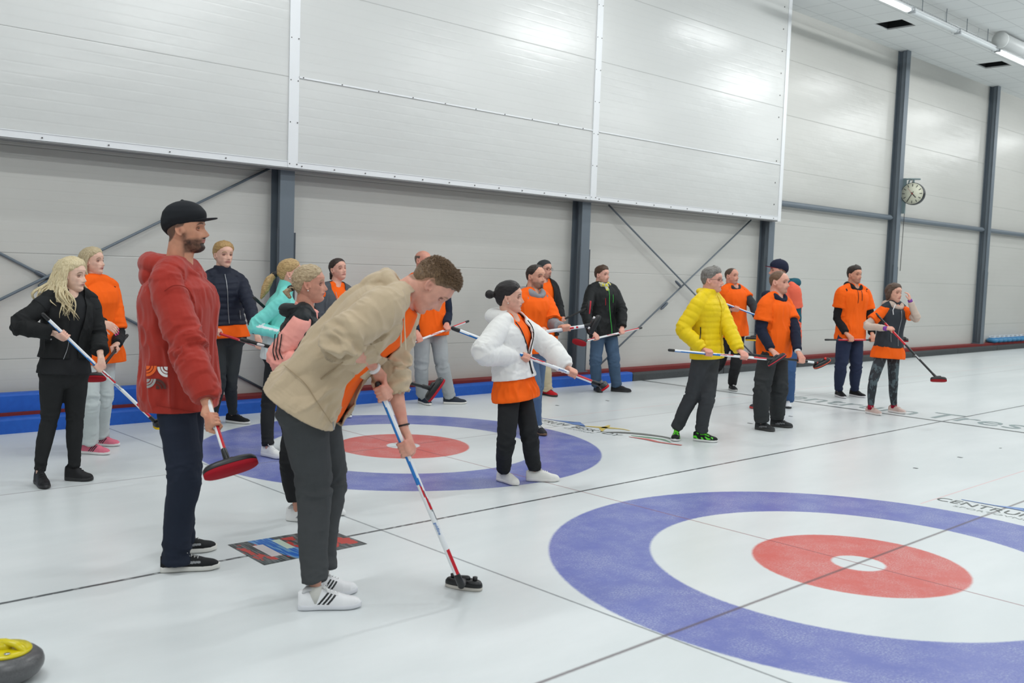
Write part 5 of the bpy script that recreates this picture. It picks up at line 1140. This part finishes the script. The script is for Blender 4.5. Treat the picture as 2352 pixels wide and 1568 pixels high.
for sg in (1,-1): zip_line(p,(.24,.38),sg*.12,0,SILV,.003,name='pocket_zip')
p.garment('t_shirt',ORG,t0=-.06,t1=.9,ease=.012,hem=.02,sl={},amp=.006); p.trousers(F('black_jeans2',(52,56,58),.85,90,.5),te=.004,ce=.004,end=.95,amp=.005,rad=(.086,.078,.06,.055,.044,.042))
wrist_band(p,'L',WH,.009,.029,t=.2); std_feet(p,up=(34,34,36),sole=(232,230,228),lace=(60,60,62)); p.finish()

# --- woman in the mint jacket ---
p=Person([(617,1052),(662,1035)],14,1.66,'woman with a blonde ponytail in a mint green jacket by the wall column',fem=1,skin=(224,170,150))
p.spine(p.P(634,820),p.P(652,676)); A,B=bpts((586,686),p.D-.13,(800,880),1.2,p.D,far=True)
b=Broom(A,B,'black broom with a red band tucked under the arm of the woman in mint','black_red'); b.head(b.B,FH,-UP,L=.18)
p.arm('R',(584,750),(644,766),dw=-.2); p.arm('L',(690,750),(700,790),dw=.15); p.leg('R',(617,925),(602,1046),(632,1052),kd=.0); p.leg('L',(652,920),(650,1034),(675,1030)); p.headset((668,628),8,0,sc=1.04)
p.head(brow=(150,120,80)); HB2=hairmat((214,182,128),(140,108,66),(16,16,50))
def tail(mb):
    mb.tube([p.hl(q) for q in (V3(-.10,0,-.005),V3(-.135,0,-.015),V3(-.175,-.01,-.06),V3(-.205,-.02,-.14),V3(-.235,-.02,-.21))],[.022,.024,.036,.034,.012],n=12)
p.hair('fem',HB2,top=.018,side=.010,back=.014,amp=.002,extra=tail); MB().tube([p.hl(V3(-.118,0,-.008)),p.hl(V3(-.134,0,-.014))],[.025,.025],n=14).obj('hair_tie',BLKP,p.e)
earring(p,'R'); p.hand('R',dirn=RH,pn=-FH); p.hand('L',dirn=RH,pn=FH)
MINT=F('mint_shell',(126,222,212),.5,40,.3,.6,.05); LG=F('pale_grey_shell',(206,212,214),.5,40,.3,.6,.05); WS=F('white_shell',(238,240,242),.5,40,.3,.5,.05)
def zn(X):
    m_=np.zeros(len(X['t']),int); b_=(X['arm']<0); m_[b_&(X['t']<.42)]=1; m_[b_&(np.abs(X['t']-.44)<.03)]=2; a_=X['arm']>=0; m_[a_&(X['arm']>1.05)&(X['N']@V3(0,0,1)>.25)&(X['N']@V3(0,0,1)<.62)]=2; return m_
p.garment('jacket',[MINT,LG,WS],t0=-.02,t1=.99,ease=.018,sl={'R':2.,'L':2.},sr=(.056,.056,.052,.048,.042),se=.010,collar=(.074,.068,.105,.010),zones=zn,amp=.009); p.trousers(BLACKC,te=.004,ce=.006,end=.97,amp=.006,rad=(.090,.078,.06,.056,.048,.046)); std_feet(p,up=(238,238,236),sole=(236,236,236),st=.038,hi=.09); p.finish()

# --- woman in the black vest and pink jacket ---
p=Person([(700,1196),(746,1182)],6,1.64,'woman in a black padded vest over pink striped sleeves behind the bending man',fem=1,skin=(206,148,126))
p.spine(p.P(694,890),p.P(700,722)); A,B=bpts((560,781),p.D-.02,(995,893),1.3,p.D,far=True)
b=Broom(A,B,'black broom with white lettering held level by the woman in the black vest','black',pad=(170,40,50)); b.text('goldline',.70,.030,GOLDW); b.head(b.B+b.ax*.015,nrm(UP*.85+b.ax*.55),nrm(b.ax*.8-UP*.5),L=.19,pad=(176,40,52))
MB().tube([b.near((594,789))-FH*.012,b.near((606,793))-FH*.012],[.008,.008],n=8).obj('lettering',GOLDW,b.e)
p.arm('R',(634,826),(706,830),dw=-.22); p.arm('L',(740,800),(780,836),dw=.1); p.leg('R',(668,1050),(659,1194),(742,1203)); p.leg('L',(720,1050),(702,1176),(793,1184)); p.headset((712,652),4,0,sc=1.05)
p.head(brow=(150,124,96),smile=-.1); HB3=hairmat((206,186,152),(140,116,84),(16,16,50))
def tail(mb): mb.tube([p.hl(q) for q in (V3(-.09,0,-.02),V3(-.115,-.01,-.03),V3(-.145,-.02,-.055),V3(-.12,-.02,-.085))],[.022,.02,.022,.010],n=10)
p.hair('fem',HB3,top=.016,side=.010,back=.012,amp=.003,extra=tail); earring(p,'R'); MB().tube([p.hl(V3(-.11,-.008,-.028)),p.hl(V3(-.12,-.012,-.032))],[.021,.021],n=14).obj('hair_tie',BLKP,p.e)
p.hand('R',dirn=RH,pn=-FH); p.hand('L',dirn=RH,pn=FH); PNK=F('pink_shell',(250,172,160),.6,40,.3,.6,.06)
p.garment('jacket',PNK,t0=0,t1=.99,ease=.012,sl={'R':2.,'L':2.},sr=(.062,.068,.066,.056,.05),se=.012,collar=(.085,.09,.035,.012),amp=.010); V=p.last[0]
for dx in (0,7,15): stroke(p,V,[(632+dx,768),(629+dx,790),(627+dx,808),(632+dx*1.1,826-dx*.2)],.0036,BLKP,'stripe')
p.garment('vest',F('black_quilt',(40,44,46),.5,40,.3,.5),t0=.05,t1=.99,ease=.030,sl={'R':.12,'L':.12},sr=(.075,.075,.07,.06,.05),se=.008,hood=(.040,.026,.085,.0,.03),quilt=(.07,.012),amp=.004,cut=lambda X:(np.abs(X['lat'])<.04+.03*X['t'])&(X['fwd']>0)&(X['t']>.5),solid=.006)
p.trousers(BLACKC,te=.006,ce=.012,end=.80,amp=.006,rad=(.09,.08,.064,.060,.052,.052)); std_feet(p,up=(238,238,238),sole=(236,236,234),stripes=(150,150,156),res=3); p.finish()

# --- dark haired woman at the back ---
p=Person([(768,950)],-42,1.69,'dark haired woman with narrowed eyes in a grey jacket over an orange shirt',fem=1,D=10.4,skin=(226,172,152),wide=1.15)
p.spine(p.P(762,782),p.P(770,662)); p.arm('R',(733,735),(748,785),dw=-.1); p.arm('L',(806,730),(800,780),dw=0)
fb=p.base; 
for sd,x in (('R',-.1),('L',.1)):
    h=fb+p.l*x*1.0-p.f*.08; t=h+p.f*.24; H=p.hip[sd]; A_=h+p.f*.07+V3(0,0,.085); p.legs[sd]=(H,(H+A_)/2+p.f*.01,A_,h,t)
p.headset((777,618),-42,6,6,sc=1.03); p.head(brow=(70,50,44),closed=True,smile=-.5); HD=hairmat((70,52,46),(34,26,24))
def tail(mb): mb.tube([p.hl(q) for q in (V3(-.09,0,-.02),V3(-.11,-.01,-.04),V3(-.11,-.03,-.09))],[.025,.025,.012],n=10)
p.hair('fem',HD,top=.010,side=.006,back=.012,amp=.0015,extra=tail); p.hand('R',dirn=-V3(0,0,1),pn=p.l*-1); p.hand('L',dirn=-V3(0,0,1),pn=p.l)
p.garment('jacket',F('grey_jacket',(86,90,96),.8),t0=-.05,t1=.97,ease=.026,sl={'R':2.,'L':2.},se=.014,hood=(.04,.024,.08,.0,.03),cut=lambda X:(np.abs(X['lat'])<.035+.06*sst(X['t'],.5,1.))&(X['fwd']>0)&(X['arm']<0),solid=.006,amp=.006)
zip_line(p,(.4,.95),-.07,.0,SILV,.003); p.garment('t_shirt',ORG,t0=-.15,t1=1.0,ease=.012,sl={'R':.3,'L':.3},amp=.003); p.trousers(BLACKC); std_feet(p,up=(60,60,62)); p.finish()
def male_rest(p,trm,shk,hairk=None,hm=None): pass
HBR=hairmat((84,64,50),(40,30,24)); HDK=hairmat((60,48,40),(28,22,20)); HGR=hairmat((150,146,140),(86,82,78))
# --- bald man ---
p=Person([(977,930),(1044,928)],-58,1.87,'bald man in an orange shirt over navy sleeves and pale grey jeans',skin=(222,158,138),wide=1.08)
p.spine(p.P(987,748),p.P(983,634)); A,B=bpts((1074,738),p.D+.02,(928,794),.98,p.D)
b=Broom(A,B,'white and red broom held slanting by the bald man','white_red',pad=(236,96,56)); b.head(b.B+b.ax*.02,nrm(RH*.5-UP*.15+FH*.6),nrm(-UP-FH*.4),pad=(240,100,60),L=.19,knobs=.05,knobcol=(20,20,22))
p.arm('R',(946,733),(957,762),grip=b.near((961,779))); p.arm('L',(1028,722),(1026,744),grip=b.near((1027,757)))
p.leg('R',(968,842),(963,924),(993,933)); p.leg('L',(1016,838),(1018,927),(1072,927)); p.headset((972,598),-38,0); p.head(brow=(120,90,76),buzz=None,smile=.1); p.hair('bald',hairmat((130,112,100),(84,70,62)),top=.001,side=.0025,back=.003,amp=.0006,upper=.058)
p.hand('R',grip=b.near((961,779)),axis=b.ax); p.hand('L',grip=b.near((1027,757)),axis=-b.ax)
p.garment('long_sleeve_shirt',F('navy_knit',(36,44,62),.85),t0=.2,t1=.98,ease=.006,sl={'R':2.,'L':2.},se=.010,amp=.004); p.garment('t_shirt',ORG,t0=-.20,t1=1.,ease=.020,hem=.01,sl={'R':.5,'L':.5},sr=(.056,.068,.06,.05,.04),se=.016,amp=.008,vfold=.3)
p.trousers(F('grey_jeans',(164,168,170),.85,90,.5,.7,.16),te=.006,ce=.016,end=.99,amp=.008,rad=(.092,.086,.07,.066,.056,.054)); std_feet(p,up=(44,50,60),sole=(226,224,218),lace=(40,46,56)); p.finish()
# --- man with the grey hood ---
p=Person([(1236,1000),(1220,992)],-42,1.74,'bearded man with a grey hood over his orange shirt behind the woman in white',skin=(214,160,136),wide=1.08)
p.spine(p.P(1224,796),p.P(1224,678)); A=at_depth(1125,780,p.D-.28); B=at_depth(1362,746,p.D-.34)
b=Broom(A,B,'plain white broom with a black head held level by the bearded man','white',pad=(60,60,62),r=.0165); b.head(b.B+b.ax*.02,nrm(UP*.85+RH*.42),nrm(b.ax+UP*-.1-FH*-.2),pad=(52,54,56),L=.20,knobs=.055,knobcol=(235,235,235))
p.arm('R',(1196,744),(1232,757),grip=b.near((1245,762))); p.arm('L',(1270,742),(1287,752),grip=b.near((1300,754))); p.leg('R',(1228,892),(1224,992),(1252,1002)); p.leg('L',(1232,890),(1206,984),(1232,991)); p.headset((1231,635),-42,-2)
p.head(beard=.62,must=.6,bcol=(76,58,48),brow=(64,46,38),smile=-.1); p.hair('recede',HDK,top=.010,side=.005,back=.007,amp=.002); p.hand('R',grip=b.near((1245,762)),axis=b.ax); p.hand('L',grip=b.near((1300,754)),axis=b.ax)
GH=F('grey_hood',(142,142,146),.9); p.garment('hooded_sweater',GH,t0=.3,t1=1.,ease=.006,sl={'R':2.,'L':2.},se=.014,hood=(.050,.042,.090,-.015,.01),amp=.008,cuff=-.004); p.garment('t_shirt',ORG,t0=-.12,t1=.97,ease=.030,hem=.03,sl={'R':.95,'L':.95},sr=(.058,.075,.08,.06,.05),se=.018,amp=.012,vfold=.2)
p.trousers(F('blue_jeans',(92,116,146),.85,90,.5,.7,.2),te=.008,ce=.012); std_feet(p,up=(44,44,46),sole=(120,92,66)); p.finish()
# --- man in the beanie ---
p=Person([(1266,911),(1225,906)],-52,1.79,'man in dark beanie and glasses with open black jacket and red shoes',skin=(218,164,144))
p.spine(p.P(1249,750),p.P(1246,650)); A=at_depth(1200,779,p.D-.30); B=at_depth(1350,707,p.D-.30)
b=Broom(A,B,'black broom with white lettering raised by the man in the beanie','black',r=.0125); b.text('goldline',.48,.026,GOLDW); b.head(b.B+b.ax*.02,nrm(UP+RH*.1),nrm(b.ax),pad=(190,60,70),L=.17)
p.arm('R',(1220,712),(1262,748),grip=b.near((1281,741)),wd=.12); p.arm('L',(1284,706),(1290,734),grip=b.near((1291,735))); p.leg('R',(1225,835),(1205,903),(1232,909)); p.leg('L',(1252,835),(1247,906),(1286,913)); p.headset((1251,619),-42,2)
p.head(brow=(60,48,42),must=.7,beard=.35,bcol=(84,66,56)); p.hair('male',F('beanie',(62,66,68),.9,60,.5,.5),top=.016,side=.012,back=.014,amp=.0006); [setattr(c_,'name','beanie') for c_ in p.e.children if c_.name.startswith('hair')]; glasses(p,plain('frame_black',srgb(24,24,26),.3),.0019)
p.hand('R',grip=b.near((1281,741)),axis=b.ax); p.hand('L',grip=b.near((1291,735)),axis=b.ax)
p.garment('jacket',BLACKC,t0=-.22,t1=.98,ease=.030,sl={'R':2.,'L':2.},se=.014,amp=.007,cut=lambda X:(np.abs(X['lat'])<.065+.03*X['t'])&(X['fwd']>0)&(X['arm']<0),solid=.006); p.garment('t_shirt',ORG,t0=-.36,t1=1.,ease=.008,sl={'R':.2,'L':.2},se=.004,amp=.006)
p.trousers(F('khaki_trousers',(206,194,164),.85,70,.4,.7),te=.012,ce=.018,amp=.009,rad=(.090,.084,.07,.066,.058,.056)); std_feet(p,up=(190,30,40),sole=(44,44,46),lace=(60,40,44)); p.finish()
# --- man with the yellow scarf ---
p=Person([(1375,902),(1425,900)],-58,1.78,'man in a black outdoor jacket with green zip and yellow checked scarf, blue jeans',skin=(224,172,154),wide=1.08)
p.spine(p.P(1387,751),p.P(1384,660)); A,B=bpts((1472,753),p.D-.02,(1338,784),1.15,p.D)
b=Broom(A,B,'white and red broom with dark red pad held by the man with the yellow scarf','white_red'); b.head(b.B+b.ax*.06,nrm(RH*.97-UP*.25),nrm(-FH*.9-UP*.5),pad=(150,28,38),L=.19,Wd=.085)
p.arm('R',(1346,722),(1361,763),grip=b.near((1369,777))); p.arm('L',(1428,713),(1429,752),grip=b.near((1427,764))); p.leg('R',(1368,830),(1367,896),(1386,905)); p.leg('L',(1410,828),(1403,898),(1450,901)); p.headset((1383,631),-40,0)
p.head(brow=(90,64,48),beard=.35,must=.5,bcol=(140,100,76),smile=.5); p.hair('male',hairmat((96,70,52),(50,34,26)),top=.020,side=.007,back=.008,amp=.003,front=.006); p.hand('R',grip=b.near((1369,777)),axis=b.ax); p.hand('L',grip=b.near((1427,764)),axis=-b.ax)
p.garment('jacket',F('black_shell',(34,36,37),.6,40,.4,.6),t0=-.24,t1=.97,ease=.032,sl={'R':2.,'L':2.},sr=(.060,.062,.06,.054,.05),se=.016,hood=(.042,.028,.085,-.01,.02),amp=.010,collar=(.085,.10,.02,.0)); GZ=plain('zip_green',srgb(70,200,80),.5); zip_line(p,(-.2,.93),0,.0,GZ,.0045); zip_line(p,(.6,.8),.06,0,GZ,.003,name='chest_zip'); zip_line(p,(.55,.72),-.07,0,plain('zip_red',srgb(200,40,50),.5),.0035,name='chest_zip')
q=Nodes('check_scarf'); ch=q.n('ShaderNodeTexChecker'); ch.inputs['Scale'].default_value=28; q.l(q.pos(),ch.inputs[0]); ch.inputs[1].default_value=srgb(222,212,70); ch.inputs[2].default_value=srgb(196,200,196); q.l(q.mix(q.sstep(q.noise(q.pos(),22,2),.55,.6),ch.outputs[0],srgb(60,66,84)),q.b.inputs['Base Color']); q.set(Roughness=.9); SCF=q.m
c,l,f,u=p.tor(1.); mb=MB(); mb.tube([c+l*math.sin(a)*.082-f*math.cos(a)*.072+u*(.03-.012*math.cos(a)*-1)+f*.01 for a in np.linspace(-PI,PI,20)],[.034]*20,n=10); mb.tube([c+f*.075+u*.0,c+f*.115-u*.06,c+f*.135-u*.13],[.03,.034,.028],[.02,.02,.014],lat=l,n=12); V,FF_=remesh(mb,.008,2); N=normals(V,FF_); V+=N*(.006*fbm(V*40,3))[:,None]; mkobj('scarf',V,FF_,SCF,p.e)
p.trousers(F('blue_jeans2',(76,98,124),.85,90,.5,.8,.2),te=.010,ce=.014,amp=.010,rad=(.092,.086,.07,.066,.058,.056)); std_feet(p,up=(44,44,46),sole=(40,40,42),lace=(40,40,42)); p.finish()
# --- man in the yellow jacket ---
p=Person([(1550,1014),(1620,1013)],-36,1.76,'man with grey hair and glasses in a yellow padded jacket and black jeans',skin=(224,166,148),ash=-40)
p.spine(p.P(1624,806),p.P(1628,682)); A,B=bpts((1540,804),p.D-.40,(1778,826),1.06,p.D,far=True)
b=Broom(A,B,'white and blue broom held level by the man in the yellow jacket','white_blue',pad=(190,40,56)); b.head(b.B+b.ax*.03,nrm(RH*.8+UP*.55),nrm(b.ax*.5-UP*.75-FH*.1),pad=(60,60,62),red_rim=(190,30,50),L=.20)
p.arm('R',(1569,757),(1615,804),grip=b.near((1627,812))); p.arm('L',(1673,752),(1698,806),grip=b.near((1708,819))); p.leg('R',(1590,906),(1553,1004),(1547,1021)); p.leg('L',(1625,911),(1592,1011),(1649,1016)); p.headset((1636,643),-27,0)
p.head(brow=(120,110,100),smile=.3,beard=.12,bcol=(120,110,104)); p.hair('male',HGR,top=.022,side=.008,back=.009,amp=.003,front=.010); glasses(p); p.hand('R',grip=b.near((1627,812)),axis=b.ax); p.hand('L',grip=b.near((1708,819)),axis=b.ax)
p.garment('jacket',F('yellow_quilt',(236,204,28),.5,40,.3,.5,.06),t0=-.13,t1=.98,ease=.026,sl={'R':2.,'L':2.},sr=(.060,.064,.062,.056,.05),se=.014,quilt=(.058,.006),amp=.007,collar=(.080,.076,.065,.004),hood=(.034,.02,.07,-.03,.02),cuff=.006); zip_line(p,(-.1,1.),0,0,F('yellow_zip',(214,180,20)),.0045); V=p.last[0]; stroke(p,V,[(1609,752),(1609,765),(1608,777)],.005,BLKP,'pocket_zip')
p.trousers(JEANB,te=.006,ce=.010,end=.96,amp=.008,rad=(.090,.084,.068,.062,.054,.052)); std_feet(p,up=(30,34,34),sole=(232,232,230),lace=(120,230,60),style='mesh',accent=(96,222,50),res=2,st=.026); p.finish()
# --- man in orange at the back ---
p=Person([(1680,899),(1645,893)],-58,1.78,'short haired man in orange shirt and dark grey sleeves behind the man in yellow',skin=(220,160,138),wide=1.1)
p.spine(p.P(1686,754),p.P(1684,663)); A=at_depth(1655,693,p.D-.28); B=at_depth(1822,756,p.D-.30)
b=Broom(A,B,'white and blue broom held by the man in orange behind the yellow jacket','white_blue'); b.head(b.B,FH,-UP,L=.18)
p.arm('R',(1654,712),(1679,711),grip=b.near((1691,708))); p.arm('L',(1729,700),(1737,727),grip=b.near((1741,724))); p.leg('R',(1650,838),(1604,887),(1614,896)); p.leg('L',(1690,838),(1677,894),(1694,901)); p.headset((1681,634),-50,2)
p.head(brow=(90,64,52),smile=.1,beard=.25,bcol=(120,80,64)); p.hair('recede',hairmat((100,78,62),(56,42,34)),top=.004,side=.003,back=.004,amp=.001); p.hand('R',grip=b.near((1691,708)),axis=b.ax); p.hand('L',grip=b.near((1741,724)),axis=b.ax)
DG=F('dark_grey_knit',(58,60,64),.85); p.garment('hooded_sweater',DG,t0=.2,t1=1.,ease=.000,sl={'R':2.,'L':2.},se=.012,hood=(.042,.034,.076,-.025,.0),amp=.004); p.garment('t_shirt',ORG,t0=-.20,t1=.97,ease=.026,sl={'R':.62,'L':.62},sr=(.056,.068,.07,.06,.05),se=.018,amp=.008,vfold=.25)
p.trousers(BLACKC,te=.012,ce=.016); std_feet(p,up=(40,42,44),sole=(190,190,188)); p.finish()
# --- man in the navy cap ---
p=Person([(1811,940),(1765,934)],-165,1.84,'man in navy cap and salmon shirt turned away to the left',skin=(220,160,140),wide=1.05)
p.spine(p.P(1807,767),p.P(1806,658)); A=at_depth(1815,802,p.D+.3); B=at_depth(1736,782,p.D-.65)
b=Broom(A,B,'broom with a yellow pad showing left of the front man in orange','black',pad=(222,180,50)); b.head(at_depth(1730,779,p.D-.67),RH,-UP,pad=(222,178,50),L=.19)
p.arm('L',(1828,742),(1812,785),grip=b.near((1800,798))); p.arm('R',(1792,735),(1770,780),dw=.1); p.leg('L',(1811,858),(1809,932),(1814,950)); p.leg('R',(1786,858),(1760,937),(1722,938)); p.headset((1788,622),175,0)
p.head(brow=(90,64,52),buzz=((90,70,56),.8)); cap_hat(p,(38,42,62),red_under=(180,40,46)); p.hand('L',grip=b.near((1800,798)),axis=b.ax); p.hand('R',dirn=-V3(0,0,1)+p.f*.2,pn=-p.l)
p.garment('hooded_sweater',F('teal_knit',(30,88,104),.85),t0=.2,t1=1.,ease=.006,sl={'R':2.,'L':2.},se=.012,hood=(.060,.040,.090,-.02,.03),amp=.005); p.garment('t_shirt',F('salmon_tee',(240,110,84),.8,70,.3,.6),t0=-.25,t1=.97,ease=.022,sl={'R':.6,'L':.6},sr=(.056,.064,.065,.06,.05),se=.02,amp=.007)
p.trousers(F('blue_jeans3',(66,96,140),.85,90,.5,.8,.2),te=.010,ce=.014,rad=(.090,.084,.07,.064,.058,.056)); p.shoe('L',up=(236,238,240),sole=(40,44,50),lace=(240,240,240),stripes=(30,90,104)); p.shoe('R',up=(60,60,66),sole=(200,60,60),lace=(240,240,240)); p.finish()
# --- front man in orange ---
p=Person([(1756,988),(1796,980)],-46,1.76,'man with receding hair, orange shirt over navy sleeves, in front of the capped man',skin=(222,166,146),wide=1.12)
p.spine(p.P(1777,796),p.P(1782,687)); A,B=bpts((1718,813),p.D-.44,(1884,834),.88,p.D,far=True)
b=Broom(A,B,'black broom with white end and orange rimmed head held by the front man','black_white'); b.head(b.B+b.ax*.02,nrm(RH*.85+UP*.45),nrm(b.ax*.4-UP*.7+FH*.4),pad=(40,40,42),red_rim=(230,80,40),L=.20,knobs=.05,knobcol=(210,40,30))
p.arm('R',(1748,758),(1771,803),grip=b.near((1781,820))); p.arm('L',(1825,757),(1832,806),grip=b.near((1839,827))); p.leg('R',(1750,892),(1735,985),(1779,992)); p.leg('L',(1789,892),(1769,978),(1821,983)); p.headset((1790,648),-42,-2,sc=1.04)
p.head(brow=(130,94,70),smile=.7,beard=.35,must=.3,bcol=(150,108,84)); p.hair('recede',hairmat((132,100,76),(84,60,46)),top=.007,side=.004,back=.005,amp=.0015); p.hand('R',grip=b.near((1781,820)),axis=b.ax); p.hand('L',grip=b.near((1839,827)),axis=b.ax)
p.garment('hooded_sweater',NAVYC,t0=.2,t1=1.,ease=.000,sl={'R':2.,'L':2.},se=.012,hood=(.052,.040,.090,-.015,.01),amp=.006,cuff=-.003); p.garment('t_shirt',ORG,t0=-.22,t1=.97,ease=.026,sl={'R':.72,'L':.72},sr=(.058,.074,.078,.06,.05),se=.018,amp=.012,vfold=.25,belly=.03)
wrist_band(p,'L',WH,.009,.033,t=.0); p.trousers(F('black_joggers',(56,58,60),.85),te=.016,ce=.024,end=.97,amp=.011,rad=(.092,.086,.076,.070,.058,.05)); std_feet(p,up=(54,56,58),sole=(60,60,60),lace=(80,82,84),style='swoosh',accent=(120,122,126)); p.finish()
# --- man in the black hood ---
p=Person([(1930,912),(1970,911)],-68,1.88,'dark haired man in orange shirt over a black hooded sweater and navy joggers',skin=(212,154,128),wide=1.08)
p.spine(p.P(1953,757),p.P(1961,664)); A=at_depth(1898,780,p.D-.30); B=at_depth(2078,781,p.D-.05)
b=Broom(A,B,'black and red broom held level by the man in the black hood','red_black'); b.head(b.B,FH,-UP,L=.18)
p.arm('R',(1925,731),(1943,765),grip=b.near((1953,780))); p.arm('L',(1999,738),(2003,766),grip=b.near((2004,781))); p.leg('R',(1932,842),(1920,909),(1946,917)); p.leg('L',(1966,842),(1952,908),(1988,914)); p.headset((1963,631),-60,0)
p.head(brow=(50,36,30),smile=.5,beard=.3,must=.3,bcol=(90,64,52)); p.hair('male',HDK,top=.020,side=.006,back=.007,amp=.002,front=.01); p.hand('R',grip=b.near((1953,780)),axis=b.ax); p.hand('L',grip=b.near((2004,781)),axis=-b.ax)
BK2=F('black_knit',(32,32,34),.85); p.garment('hooded_sweater',BK2,t0=.2,t1=1.,ease=.000,sl={'R':2.,'L':2.},se=.014,hood=(.054,.038,.080,-.03,.01),amp=.006); p.garment('t_shirt',ORG,t0=-.24,t1=.97,ease=.026,sl={'R':.70,'L':.70},sr=(.058,.074,.076,.06,.05),se=.018,amp=.012,vfold=.25); zip_line(p,(.72,.95),.035,.02,BLKP,.004,name='drawstring'); zip_line(p,(.66,.95),-.035,.02,BLKP,.004,name='drawstring')
p.trousers(F('navy_joggers',(44,52,76),.85),te=.014,ce=.012,end=.96,amp=.008,rad=(.090,.084,.070,.062,.048,.044)); std_feet(p,up=(30,30,33),sole=(226,226,230),lace=(30,30,33),hi=.095); p.finish()
# --- woman in the dark vest ---
p=Person([(2000,950),(2055,947)],-62,1.66,'woman in dark vest over orange and patterned leggings with one hand raised',fem=1,skin=(224,170,148),wide=1.08)
p.spine(p.P(2041,796),p.P(2053,704)); A,B=bpts((2014,722),p.D-.16,(2152,868),1.2,p.D); 
b=Broom(A,B,'black and red broom reaching down to the ice from the woman in the vest','red_black'); b.text('goldline',.66,.024,GOLDW); b.head(b.B+b.ax*.03,RH,-UP-FH*.3,pad=(150,30,36),L=.185,Wd=.08)
p.arm('R',(1990,748),(2033,754),grip=b.near((2046,758))); p.arm('L',(2106,732),(2091,692),dw=-.15); p.leg('R',(2006,873),(1989,948),(2015,953)); p.leg('L',(2052,872),(2041,945),(2072,950)); p.headset((2054,673),-60,0,sc=1.02)
p.head(brow=(90,64,50),smile=-.2); HB4=hairmat((104,80,64),(58,42,34))
def tail(mb):
    for sg in (1,-1): mb.tube([p.hl(q) for q in (V3(.0,sg*.085,.02),V3(-.02,sg*.09,-.04),V3(-.03,sg*.085,-.085))],[.03,.03,.014],n=10)
    mb.tube([p.hl(q) for q in (V3(-.07,0,-.02),V3(-.08,0,-.10))],[.05,.03],n=10)
p.hair('fem',HB4,top=.022,side=.016,back=.02,amp=.003,extra=tail); p.hand('R',grip=b.near((2046,758)),axis=b.ax); p.hand('L',dirn=-RH*.28+V3(0,0,1),pn=-FH*.5+RH*.8,curl=.35)
BG=F('beige_knit',(204,184,170),.9); p.garment('sweater',BG,t0=.3,t1=1.,ease=.006,sl={'R':2.,'L':2.},sr=(.05,.048,.045,.042,.034),se=.008,hood=(.052,.040,.082,.0,.01),amp=.006)
PUR=plain('purple_cuff',srgb(130,60,160),.8)
for sd in 'RL': wrist_band(p,sd,PUR,.020,.028,t=-.05,name='wrist_cuff')
p.garment('t_shirt',ORG,t0=-.28,t1=.96,ease=.014,hem=.035,sl={'R':.8,'L':.8},sr=(.054,.066,.07,.06,.05),se=.014,amp=.008,vfold=.2)
p.garment('vest',F('charcoal_vest',(54,58,64),.7,50,.4,.5),t0=-.02,t1=.95,ease=.028,sl={},amp=.005,hem=-.005); zip_line(p,(.04,.9),0,0,SILV,.004); zip_line(p,(.12,.3),-.11,0,SILV,.0035,name='pocket_zip')
MB().tube([p.P(2056,700,-.2),p.P(2051,712,-.22),p.P(2052,722,-.22)],[.005]*3,n=6).obj('drawstring',WH,p.e)
q=Nodes('camo_leggings'); nz=q.noise(q.pos((1,1,.5)),16,3,.6); q.l(q.mix(q.sstep(nz,.5,.56),srgb(38,42,48),srgb(78,92,98)),q.b.inputs['Base Color']); q.set(Roughness=.7)
p.trousers(q.m,name='leggings',te=.002,ce=.001,end=.93,amp=.003,rad=(.086,.078,.06,.056,.044,.040)); std_feet(p,up=(206,182,174),sole=(226,222,220),lace=(206,182,174),hi=.075)
for sd in 'RL':
    H,K,A_,h,t=p.legs[sd]; MB().tube([A_-V3(0,0,.03),A_+V3(0,0,.03)],[.036,.036],n=16,cap='flat').obj('sock',F('red_sock',(160,20,50)),p.e)
p.finish()
# drop scratch data
for me in list(bpy.data.meshes):
    if me.users==0: bpy.data.meshes.remove(me)
